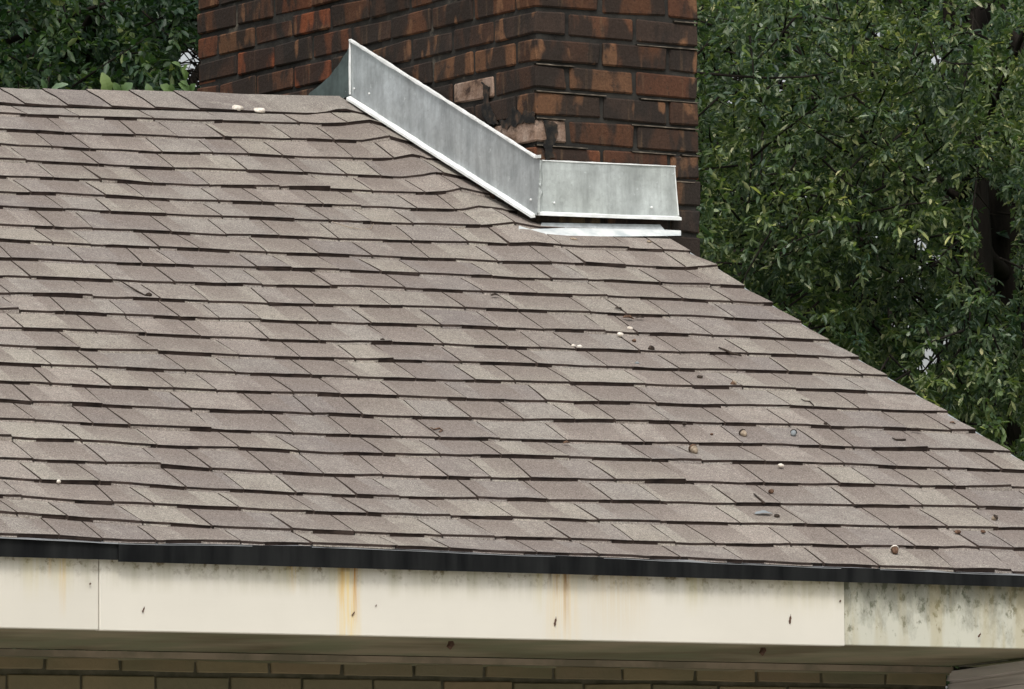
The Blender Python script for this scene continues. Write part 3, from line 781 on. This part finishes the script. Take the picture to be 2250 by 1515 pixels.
# crumpled corner seam
V = []; F = []; n = 16
for i in range(n + 1):
    u = i / n; py = 352 + (468 - 352) * u; jg = 3 * noise.noise(Vector((u * 7, 0, 0))); jg2 = 4 * noise.noise(Vector((u * 9, 4, 0)))
    V.append(P_(1181 + 2 + jg - 2 * u, py, 'F', -.018)); V.append(P_(1187 + jg2 + (2 if u < .7 else -1), py, 'F', -.020 - .003 * abs(jg2) / 4)); V.append(P_(1192 + jg2 * .6, py, 'F', -.014))
for i in range(n):
    for jj in range(2): a = i * 3 + jj; F.append((a, a + 1, a + 4, a + 3))
cpart(mesh_obj("flashing_seam", V, F, M_HEM if False else M_GALVF))
# metal upstand and lower apron pan
sheet("apron_upstand", lambda u, v: buck(bil(P_(1184, 508, 'F', -.020), P_(1462, 508, 'F', -.020), P_(1450, 494, 'F', -.008), P_(1190, 490, 'F', -.008), u, v), 1, .002, 20), 16, 2, M_GALV, .001)
def apron(u, v):
    pxx = 1140 + (1496 - 1140) * u
    top = np.interp(pxx, [1140, 1165, 1200, 1240, 1300, 1380, 1455, 1496], [496, 503, 503, 501, 502, 504, 505, 507])
    bot = np.interp(pxx, [1140, 1160, 1200, 1240, 1300, 1380, 1455, 1496], [506, 512, 516, 518, 519, 519, 518, 517])
    py = top * v + bot * (1 - v)
    return P_(pxx, py, 'F', -.058 + .034 * v)
sheet("apron_flashing", apron, 28, 3, M_APR, .0016, (0, -.6, -.8))
# rivets
def rivet(px, py, plane, par):
    p = Vector(P_(px, py, plane, -.016)); bm = bmesh.new(); bmesh.ops.create_icosphere(bm, subdivisions=1, radius=.0034)
    me = bpy.data.meshes.new("rivet"); bm.to_mesh(me); bm.free(); me.materials.append(M_HEM)
    o = bpy.data.objects.new("rivet", me); o.location = p; o.parent = par; o.matrix_parent_inverse = Matrix.Identity(4)
    COL.objects.link(o)
ff = bpy.data.objects["front_flashing"]
for q in ((1218, 446), (1432, 456)): rivet(*q, 'F', ff)
for q in ((1166, 439), (811, 206), (778, 195)): rivet(*q, 'L', lf)

# ================================================================ debris on the roof
t = NT("dark_debris", .9, .2); t.color(t.ramp(t.noise(t.pos(), 200, 3), [(.35, (.015, .012, .010)), (.65, (.06, .043, .033))])); M_DARK = t.m
t = NT("brown_leaf", .8, .2); t.color(t.ramp(t.noise(t.pos(), 120, 3), [(.35, (.05, .028, .018)), (.65, (.17, .10, .065))])); M_BRN = t.m
t = NT("pale_debris", .8, .2); t.color(t.ramp(t.noise(t.pos(), 160, 3), [(.35, (.55, .48, .40)), (.65, (.78, .73, .66))])); M_PALE = t.m
t = NT("tan_debris", .8, .2); t.color(t.ramp(t.noise(t.pos(), 160, 3), [(.35, (.20, .155, .11)), (.65, (.36, .29, .22))])); M_TAN = t.m
t = NT("grey_patch", .8, .2); t.color((.22, .24, .25)); M_GREY = t.m
DM = dict(dark=M_DARK, brown=M_BRN, pale=M_PALE, tan=M_TAN, grey=M_GREY)
def lump(px, py, w, h, mat, name, cat, label, ang=0):
    """irregular rounded crumb lying on the roof"""
    w *= 1.25; h *= 1.25; x, s = roof_at(px, py); p = surf(x, s, .011 + h * .35)
    bm = bmesh.new(); bmesh.ops.create_icosphere(bm, subdivisions=2, radius=.5); sd = Vector((px * .1, py * .1, 0))
    for v in bm.verts: v.co *= 1 + .35 * noise.noise(v.co * 2.2 + sd)
    bmesh.ops.scale(bm, vec=(w, w * .7, h), verts=bm.verts)
    me = bpy.data.meshes.new(name); bm.to_mesh(me); bm.free(); me.materials.append(DM[mat])
    me.polygons.foreach_set("use_smooth", [True] * len(me.polygons))
    o = bpy.data.objects.new(name, me); o.location = p; o.rotation_euler = (PH, 0, ang); COL.objects.link(o); return tag(o, label, cat)
def acorn(px, py, r, label, cap='brown', body='tan'):
    r *= 1.15
    x, s = roof_at(px, py); root = bpy.data.objects.new("acorn", None); root.location = surf(x, s, .011 + r * .8); root.rotation_euler = (PH + .3, .6, rng.random() * 3); COL.objects.link(root)
    for nm, prof, mt in (("nut", [(0, -1.5), (.45, -1.35), (.85, -.8), (1, -.1), (.95, .4)], body), ("cap", [(1.12, .25), (1.2, .5), (1.0, .85), (.5, 1.1), (.12, 1.15), (.1, 1.5), (0, 1.5)], cap)):
        V = []; F = []; n = 9
        for (rr, z) in prof:
            for k in range(n): V.append((rr * r * math.cos(2 * math.pi * k / n), rr * r * math.sin(2 * math.pi * k / n), z * r))
        for j_ in range(len(prof) - 1):
            for k in range(n): F.append((j_ * n + k, j_ * n + (k + 1) % n, (j_ + 1) * n + (k + 1) % n, (j_ + 1) * n + k))
        o = mesh_obj(nm, V, F, DM[mt], smooth=True); o.parent = root
    return tag(root, label, "acorn")
def twig(pts, r, mat, name, cat, label):
    P3 = []
    for (px, py) in pts:
        x, s = roof_at(px, py); P3.append(surf(x, s, .013 + r))
    V, F = tube(P3, [r * (.6 + .5 * ((i * 7) % 3) / 2) for i in range(len(P3))], 6)
    return tag(mesh_obj(name, V, F, DM[mat], smooth=True), label, cat)
def dleaf(px, py, ln, w, ang, mat, name, cat, label, curl=.35):
    x, s = roof_at(px, py); V = []; F = []; n = 6
    ca, sa = math.cos(ang), math.sin(ang)
    for side in (0, 1):
        for i in range(n + 1):
            a = i / n; ww = w * math.sin(math.pi * min(max(a, .06), .94)) ** .8 * (1 + .3 * math.sin(i * 2.1))
            for q in (-1, 0, 1):
                lx = (a - .5) * ln; ly = q * ww / 2; z = .014 + abs(q) * ww * curl + ln * .12 * math.sin(math.pi * a) * .6 - .0008 * side
                V.append(surf(x + lx * ca - ly * sa, s + lx * sa + ly * ca, z))
    o_ = 3 * (n + 1)
    for i in range(n):
        for q in (0, 1):
            a = i * 3 + q; F.append((a, a + 3, a + 4, a + 1)); F.append((o_ + a, o_ + a + 1, o_ + a + 4, o_ + a + 3))
    for i in range(n):
        a = i * 3; F.append((a, o_ + a, o_ + a + 3, a + 3)); a += 2; F.append((a, a + 3, o_ + a + 3, o_ + a))
    return tag(mesh_obj(name, V, F, DM[mat]), label, cat)

twig([(262, 621), (280, 632), (300, 644), (318, 653)], .0022, 'dark', "twig", "twig", "thin dark twig lying diagonally in a shingle joint at the left")
lump(324, 652, .014, .010, 'dark', "seed_pod", "seed pod", "dark seed pod at the lower end of the diagonal twig at the left")
dleaf(1085, 652, .026, .011, .1, 'dark', "dry_leaf", "leaf", "small black curled leaf below the left foot of the chimney apron")
dleaf(1357, 682, .022, .010, -.8, 'dark', "dry_leaf", "leaf", "narrow dark leaf pointing up left above the brown leaf cluster")
dleaf(1378, 702, .030, .014, -.3, 'brown', "dry_leaf", "leaf", "mottled brown curled leaf in the middle of the leaf cluster below the chimney")
dleaf(1403, 701, .026, .010, .1, 'dark', "dry_leaf", "leaf", "blackish leaf at the right end of the leaf cluster below the chimney")
lump(1382, 723, .013, .006, 'pale', "paint_chip", "chip", "white chip just beneath the brown leaf cluster")
lump(1360, 738, .014, .009, 'pale', "paint_chip", "chip", "bright white crumb on the shingle edge below the leaf cluster")
lump(1257, 762, .010, .006, 'pale', "paint_chip", "chip", "left one of two white crumbs lying side by side mid roof")
lump(1271, 763, .012, .006, 'pale', "paint_chip", "chip", "right one of two white crumbs lying side by side mid roof")
lump(1391, 751, .010, .007, 'brown', "seed_pod", "seed pod", "small brown husk between the white crumbs and the round black nut")
lump(1427, 770, .015, .012, 'dark', "seed_pod", "seed pod", "round black nut on a shingle edge right of the white crumbs")
lump(1397, 800, .009, .006, 'grey', "seed_pod", "seed pod", "small grey husk below the round black nut")
lump(837, 751, .011, .009, 'dark', "seed_pod", "seed pod", "lone black seed on a shingle edge left of the roof centre")
twig([(1576, 768), (1590, 773), (1604, 780), (1626, 786)], .0032, 'dark', "twig", "twig", "dark broken twig near the rake edge above the acorns")
twig([(943, 943), (950, 947), (962, 944), (970, 949), (962, 952)], .0020, 'brown', "twig", "twig", "curly reddish brown stem below the roof centre")
dleaf(1242, 976, .020, .010, .2, 'brown', "dry_leaf", "leaf", "brown leaf scrap tucked under a shingle edge left of the big acorn")
acorn(1520, 994, .0085, "large tan and brown acorn lying lowest of the acorns", 'brown', 'tan')
acorn(1629, 957, .0070, "grey brown acorn right of the large one, one course higher", 'dark', 'tan')
acorn(1740, 956, .0062, "acorn with dark cap rightmost on its course", 'dark', 'grey')
lump(1561, 956, .007, .005, 'brown', "seed_pod", "seed pod", "tiny brown seed left of the grey brown acorn")
lump(1501, 934, .010, .007, 'dark', "seed_pod", "seed pod", "small dark nut on the edge above the large acorn")
lump(1811, 935, .009, .009, 'dark', "seed_pod", "seed pod", "dark nut standing on a shingle edge above the acorn with dark cap")
acorn(1608, 848, .0060, "small acorn with pale top under the upper white crumbs at right", 'tan', 'brown')
lump(1535, 830, .014, .006, 'dark', "seed_pod", "seed pod", "flat dark husk high on the right side")
twig([(1757, 880), (1765, 884), (1776, 885), (1785, 894), (1783, 899)], .0018, 'dark', "twig", "twig", "hooked dark stem with knob end on the right side")
lump(1713, 1026, .014, .008, 'pale', "paint_chip", "chip", "cream chip hanging over a shingle edge right of the large acorn")
lump(1691, 1083, .012, .009, 'brown', "seed_pod", "seed pod", "brown seed pod just above the torn shingle joint")
twig([(1653, 1089), (1663, 1098), (1676, 1110)], .0028, 'dark', "twig", "twig", "dark strip standing for the open tear in the shingle joint at lower right")  # dark strip put in where the joint gapes open, no real twig
dleaf(1675, 1131, .050, .018, .05, 'grey', "dry_leaf", "leaf", "grey weathered leaf lying flat at lower right", .08)
lump(1704, 1136, .012, .007, 'dark', "seed_pod", "seed pod", "dark bit at the right tip of the grey weathered leaf")
dleaf(2010, 948, .026, .011, -.5, 'dark', "dry_leaf", "leaf", "black twisted leaf close to the rake edge")
twig([(1957, 966), (1966, 970), (1986, 970)], .0026, 'dark', "twig", "twig", "short dark stick left of the black twisted leaf")
dleaf(2090, 932, .015, .008, -.5, 'brown', "dry_leaf", "leaf", "small brown leaf right beside the rake edge")
acorn(2182, 1142, .0055, "small acorn alone near the right border", 'dark', 'tan')
lump(2101, 1171, .014, .007, 'brown', "seed_pod", "seed pod", "left of two brown husks on the same shingle edge at lower right")
lump(2157, 1170, .011, .006, 'brown', "seed_pod", "seed pod", "right of two brown husks on the same shingle edge at lower right")
acorn(1962, 1214, .0075, "acorn with cream cap on the lowest course near the eave", 'pale', 'brown')
lump(519, 243, .028, .015, 'pale', "sealant_dab", "sealant dab", "left of two white sealant dabs on the ridge shingle")
lump(567, 246, .030, .011, 'pale', "sealant_dab", "sealant dab", "right of two white sealant dabs on the ridge shingle")
lump(126, 1061, .008, .007, 'pale', "paint_chip", "chip", "tiny white crumb on a shingle edge at the lower left")
twig([(727, 489), (745, 496), (765, 502), (790, 506), (812, 505), (818, 494)], .0010, 'tan', "dead_stem", "stem", "thin pale looping stem lying left of the chimney")
twig([(985, 500), (1000, 507), (1018, 503)], .0009, 'tan', "dead_stem", "stem", "short pale stem just left of the chimney apron")
lump(1258, 526, .018, .004, 'tan', "mortar_crumb", "crumb", "tan mortar crumb under the middle of the apron flashing")
lump(1424, 532, .012, .004, 'tan', "mortar_crumb", "crumb", "tan mortar crumb under the right part of the apron flashing")

# ================================================================ trees
def leaves_mesh(name, P, D, N, L, Wd, mat, parent=None):
    """P base, D direction, N normal, arrays (n,3): folded diamond leaves"""
    n = len(P); D = D / np.linalg.norm(D, axis=1, keepdims=True)
    S = np.cross(D, N); S /= np.linalg.norm(S, axis=1, keepdims=True) + 1e-9; U = np.cross(S, D)
    V = np.empty((n, 6, 3)); L_ = L[:, None]; W_ = Wd[:, None]
    V[:, 0] = P; V[:, 1] = P + D * L_ * .38 + S * W_ * .5 + U * W_ * .12; V[:, 2] = P + D * L_ * .75 + S * W_ * .42 + U * W_ * .08
    V[:, 3] = P + D * L_ - U * L_ * .10; V[:, 4] = P + D * L_ * .75 - S * W_ * .42 + U * W_ * .08; V[:, 5] = P + D * L_ * .38 - S * W_ * .5 + U * W_ * .12
    me = bpy.data.meshes.new(name)
    me.vertices.add(n * 6); me.vertices.foreach_set("co", V.astype(np.float32).ravel())
    base = (np.arange(n) * 6)[:, None]
    tri = (base + np.array([[0, 1, 2, 3, 0, 3, 4, 5]])).ravel().astype(np.int32)
    me.loops.add(n * 8); me.loops.foreach_set("vertex_index", tri)
    me.polygons.add(n * 2); me.polygons.foreach_set("loop_start", np.arange(n * 2, dtype=np.int32) * 4)
    me.update(calc_edges=True); me.materials.append(mat)
    o = bpy.data.objects.new(name, me); COL.objects.link(o)
    if parent is not None: o.parent = parent
    return o
def unit(n):
    v = rng.normal(size=(n, 3)); return v / np.linalg.norm(v, axis=1, keepdims=True)
def sprays(C, outward, nl, ln, leafL, leafW, droop=.25):
    """C (m,3) spray roots; returns leaf arrays and twig polylines"""
    m_ = len(C); d = outward + unit(m_) * .75; d[:, 2] -= droop; d /= np.linalg.norm(d, axis=1, keepdims=True)
    ll = ln * (.6 + .8 * rng.random(m_))
    ii = np.repeat(np.arange(m_), nl); tt = np.tile(np.linspace(.1, 1, nl), m_) + rng.normal(0, .04, m_ * nl)
    bend = unit(m_) * .15
    P = C[ii] + d[ii] * (tt * ll[ii])[:, None] + bend[ii] * ((tt ** 2) * ll[ii])[:, None]
    side = unit(len(ii)); D = d[ii] * .75 + side * .8; D[:, 2] -= .12
    N = np.tile([0, 0, 1.0], (len(ii), 1)) + unit(len(ii)) * .75
    sz = .5 + .95 * rng.random(len(ii)) ** 1.5
    return P, D, N, leafL * sz, leafW * (.7 + .6 * rng.random(len(ii))), d, ll, bend
def pick(n, centre, radii, shell=.55):
    u = unit(n); r = (shell + (1 - shell) * rng.random(n)) ** .7
    return centre + u * r[:, None] * np.array(radii), u
def in_holes(P, holes):
    px, py, _ = proj(P); bad = np.zeros(len(P), bool)
    for (hx, hy, rx, ry) in holes: bad |= ((px - hx) / rx) ** 2 + ((py - hy) / ry) ** 2 < 1
    return bad
def trunk_geo(mb, p0, p1, r0, r1, bendv=(0, 0, 0), n=8, segs=7):
    p0, p1, bv = np.array(p0, float), np.array(p1, float), np.array(bendv)
    pts = [p0 + (p1 - p0) * a + bv * math.sin(math.pi * a) for a in np.linspace(0, 1, segs)]
    v, f = tube(pts, list(np.linspace(r0, r1, segs)), n); mb.add(v, f); return pts
def make_tree(label, base, crown_c, radii, n_spray, mat, frame_box=None, n_frame=0, nl=16, leafL=.062, leafW=.019, ln=.30, trunk_r=.2, holes=(), singles=0, limbs=7, shell=.45, lean=(0, 0, 0), extra=()):
    base = np.array(base, float); crown_c = np.array(crown_c, float)
    root = empty("oak_tree", tuple(base)); tag(root, label, "tree", "trees behind the house")
    inv = Matrix.Translation(-Vector(base))
    mb = MB(); top = crown_c + np.array([0, 0, radii[2] * .5])
    pts = trunk_geo(mb, base, top, trunk_r, trunk_r * .25, lean, 10, 9)
    o = mb.build("trunk", M_BARK, root, True); o.matrix_parent_inverse = inv
    mb = MB()
    for i in range(limbs):
        a = rng.uniform(.35, .95); p = pts[int(a * 8)]; u = unit(1)[0]; u[2] = abs(u[2]) * .6; q = crown_c + u * np.array(radii) * .85
        lp = trunk_geo(mb, p, q, trunk_r * .4 * (1.2 - a), trunk_r * .05, unit(1)[0] * .3, 6, 8)
        for j_ in range(4):
            p2 = lp[rng.integers(2, 7)]; trunk_geo(mb, p2, p2 + unit(1)[0] * radii[0] * .35, trunk_r * .09, trunk_r * .02, unit(1)[0] * .1, 5, 5)
    for (pl, r0_, r1_) in extra:
        q = [at(*w) for w in pl]
        v, f = tube(q, list(np.linspace(r0_, r1_, len(q))), 9); mb.add(v, f)
    C, u = pick(n_spray, crown_c, radii, shell)
    if frame_box:
        x0, x1, y0, y1, d0, d1 = frame_box
        px = rng.uniform(x0, x1, n_frame); py = rng.uniform(y0, y1, n_frame); dd = rng.uniform(d0, d1, n_frame)
        r = np.stack([(px - CX) / FPX, (py - CY) / FPX, np.ones(n_frame)], 1) @ CAMR
        Cf = CAMP + r * dd[:, None]
        # clumped foliage: keep sprays where a coarse 3-D noise is high
        keep = np.array([noise.noise(Vector(p) * 2.3) + .45 * noise.noise(Vector(p) * 6) > -.04 - .12 * rng.random() for p in Cf]); Cf = Cf[keep]
        uf = (Cf - crown_c); uf /= np.linalg.norm(uf, axis=1, keepdims=True); C = np.vstack([C, Cf]); u = np.vstack([u, uf])
    if holes: k = ~in_holes(C, [h for h in holes if h[2] >= 14] or [(0, -9999, 1, 1)]); C = C[k]; u = u[k]
    P, D, N, L, Wd, d, ll, bend = sprays(C, u, nl, ln, leafL, leafW)
    if holes:
        k = ~in_holes(P + D / np.linalg.norm(D, axis=1, keepdims=True) * L[:, None] * .5, [(a, b_, c_ + leafL * 330 if c_ < 14 else c_ * .8, e + leafL * 330 if c_ < 14 else e * .8) for a, b_, c_, e in holes]); P, D, N, L, Wd = P[k], D[k], N[k], L[k], Wd[k]
    for i in range(0, len(C), 5 if frame_box else 8):      # twigs
        c_ = C[i]; v, f = tube([c_ - d[i] * .1, c_ + d[i] * ll[i] * .5 + bend[i] * .25 * ll[i], c_ + d[i] * ll[i] + bend[i] * ll[i]], [.006, .004, .0015], 3); mb.add(v, f)
    o = mb.build("branches", M_BARK, root, True); o.matrix_parent_inverse = inv; o["kind"] = "stuff"
    if singles:
        px, py, dp = proj(P); ok = np.where((px > 1545) & (px < 2245) & (py > 5) & (py < 1000))[0]
        sel = ok[np.argsort(dp[ok])[:singles * 3]]; sel = rng.choice(sel, singles, replace=False)
        bins = np.array([(0, 1, 2, 3), (0, 3, 4, 5)])
        for q in sel:
            o = leaves_mesh("leaf", P[q:q + 1], D[q:q + 1], N[q:q + 1], L[q:q + 1] * 1.25, Wd[q:q + 1] * 1.3, M_LFO, root); o.matrix_parent_inverse = inv
        k = np.ones(len(P), bool); k[sel] = False; P, D, N, L, Wd = P[k], D[k], N[k], L[k], Wd[k]
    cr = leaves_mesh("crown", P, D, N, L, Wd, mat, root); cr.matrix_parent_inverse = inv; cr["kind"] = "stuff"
    return root
HOLES = [(2188, 520, 46, 115), (2160, 420, 26, 40), (2215, 620, 20, 60), (2150, 40, 34, 34), (2235, 92, 22, 40), (2070, 30, 14, 30), (2225, 950, 26, 30), (1720, 130, 26, 26), (1480 + 300, 235, 20, 24)]
DOTS = [(2042, 775, -2, -2), (2030, 812, -2, -2), (2075, 748, -1, -3), (1617, 166, 0, -4), (1722, 188, -4, -5), (1921, 77, -3, -3), (2055, 132, -3, -3), (2066, 393, -3, -3), (1766, 430, -4, -3), (2056, 578, -3, -3), (2016, 532, -4, -4), (1984, 618, -4, -4), (2058, 790, -4, -3), (2036, 795, -4, -4)]
WHITE = [(402, 126, 16, 11), (418, 134, 12, 11), (430, 148, 11, 12), (432, 168, 9, 11)]
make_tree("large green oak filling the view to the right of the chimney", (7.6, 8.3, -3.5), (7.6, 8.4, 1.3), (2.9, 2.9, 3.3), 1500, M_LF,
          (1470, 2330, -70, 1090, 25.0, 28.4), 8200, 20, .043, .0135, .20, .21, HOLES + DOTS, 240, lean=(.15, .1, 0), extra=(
    ([(1500, 158, 25.2), (1560, 163, 25.1), (1620, 168, 25.1), (1690, 172, 25.0), (1760, 170, 25.0), (1830, 160, 25.1)], .0065, .003),
    ([(2245, 1100, 28.7), (2228, 800, 28.7), (2222, 640, 28.6), (2205, 500, 28.6), (2196, 380, 28.6), (2180, 240, 28.6), (2150, 100, 28.7), (2120, -80, 28.8)], .105, .06),
    ([(2330, 200, 28.5), (2262, 130, 28.5), (2200, 70, 28.5), (2170, -40, 28.6)], .05, .045),
    ([(2222, 620, 28.6), (2170, 560, 28.4), (2140, 470, 28.3), (2120, 400, 28.2)], .04, .018),
    ([(1650, 350, 25.4), (1720, 290, 25.3), (1800, 230, 25.2), (1900, 200, 25.1)], .005, .002), ([(1900, 470, 25.2), (1990, 450, 25.1), (2090, 440, 25.1)], .005, .002)))
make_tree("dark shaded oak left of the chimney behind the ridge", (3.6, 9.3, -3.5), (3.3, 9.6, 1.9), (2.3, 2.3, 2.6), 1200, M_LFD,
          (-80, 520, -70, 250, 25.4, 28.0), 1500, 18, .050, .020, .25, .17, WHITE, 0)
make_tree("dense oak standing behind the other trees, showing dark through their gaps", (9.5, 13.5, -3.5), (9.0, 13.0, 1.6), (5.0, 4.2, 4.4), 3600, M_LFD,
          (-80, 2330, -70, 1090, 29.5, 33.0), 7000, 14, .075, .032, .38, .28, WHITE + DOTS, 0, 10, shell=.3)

# far wood beyond, one mass
n = 70000
ang = rng.uniform(-.35, .75, n); rr = rng.uniform(38, 46, n); dirx = math.atan2(CAMR[2][0], CAMR[2][1])
PP = np.stack([CAMP[0] + np.sin(dirx + ang) * rr, CAMP[1] + np.cos(dirx + ang) * rr, rng.uniform(-3.5, 9.5, n) * (0.75 + .25 * rng.random(n))], 1)
k = ~in_holes(PP, [(q[0], q[1], q[2] + 100, q[3] + 100) for q in WHITE + DOTS]); PP = PP[k]; n = len(PP)
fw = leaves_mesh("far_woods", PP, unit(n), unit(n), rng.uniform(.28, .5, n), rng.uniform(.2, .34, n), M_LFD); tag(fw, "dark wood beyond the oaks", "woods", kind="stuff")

# broad-leaved saplings peeking over the ridge
def sapling(label, stem, leaves, depth, mat=M_LFV):
    root = empty("sapling", tuple(at(stem[0][0], 300, depth))); root.location.z = -3.5
    inv = Matrix.Translation(-root.location); tag(root, label, "sapling", "saplings behind the ridge")
    g = at(stem[0][0], stem[0][1], depth); g[2] = -3.5
    pts = [g] + [at(x_, y_, depth) for x_, y_ in stem]; v, f = tube(pts, [.012] + [.004] * len(stem), 5)
    o = mesh_obj("stem", v, f, M_LFV, root); o.matrix_parent_inverse = inv
    for (x0, y0, x1, y1, w) in leaves:
        a, b_ = at(x0, y0, depth), at(x1, y1, depth - .02); L = np.linalg.norm(b_ - a); wd = w * depth / FPX
        n_ = 7; V = []; F = []; A, B = Vector(a), Vector(b_); dr = (B - A).normalized(); nn = Vector((-.45, -.7, .55)); sd = dr.cross(nn).normalized(); nn = sd.cross(dr)
        for i in range(n_ + 1):
            u = i / n_; ww = wd * .5 * (math.sin(math.pi * min(max(u, .04), .97)) ** .7) * (1 + .18 * math.sin(i * 2.6))
            c_ = A.lerp(B, u) + nn * L * .12 * math.sin(math.pi * u)
            V += [c_ + sd * ww + nn * ww * .25, c_, c_ - sd * ww + nn * ww * .25]
        for i in range(n_):
            for q in (0, 1): F.append((i * 3 + q, i * 3 + q + 1, i * 3 + q + 4, i * 3 + q + 3))
        o = mesh_obj("leaf", V, F, mat, root); o.matrix_parent_inverse = inv
sapling("sapling nearest the chimney with pale leaf clusters on an upright stem", [(418, 230), (412, 195), (404, 165), (392, 140)],
        [(418, 208, 392, 184, 20), (414, 190, 396, 180, 14), (410, 175, 400, 150, 14), (398, 148, 378, 138, 12), (404, 160, 412, 142, 12), (420, 205, 430, 185, 20), (378, 210, 352, 188, 26), (378, 212, 376, 184, 16), (386, 222, 368, 200, 16)], 19.5)
sapling("sapling with broad green leaf in the middle of the ridge gap", [(270, 232), (268, 205), (262, 195)],
        [(262, 212, 250, 182, 20), (270, 212, 292, 184, 30), (240, 212, 224, 160, 28), (330, 215, 322, 184, 20)], 19.8)
sapling("low sapling at the left with one flat pale leaf on the ridge line", [(112, 225), (110, 205)],
        [(110, 201, 150, 186, 16), (100, 200, 90, 174, 12)], 19.6)
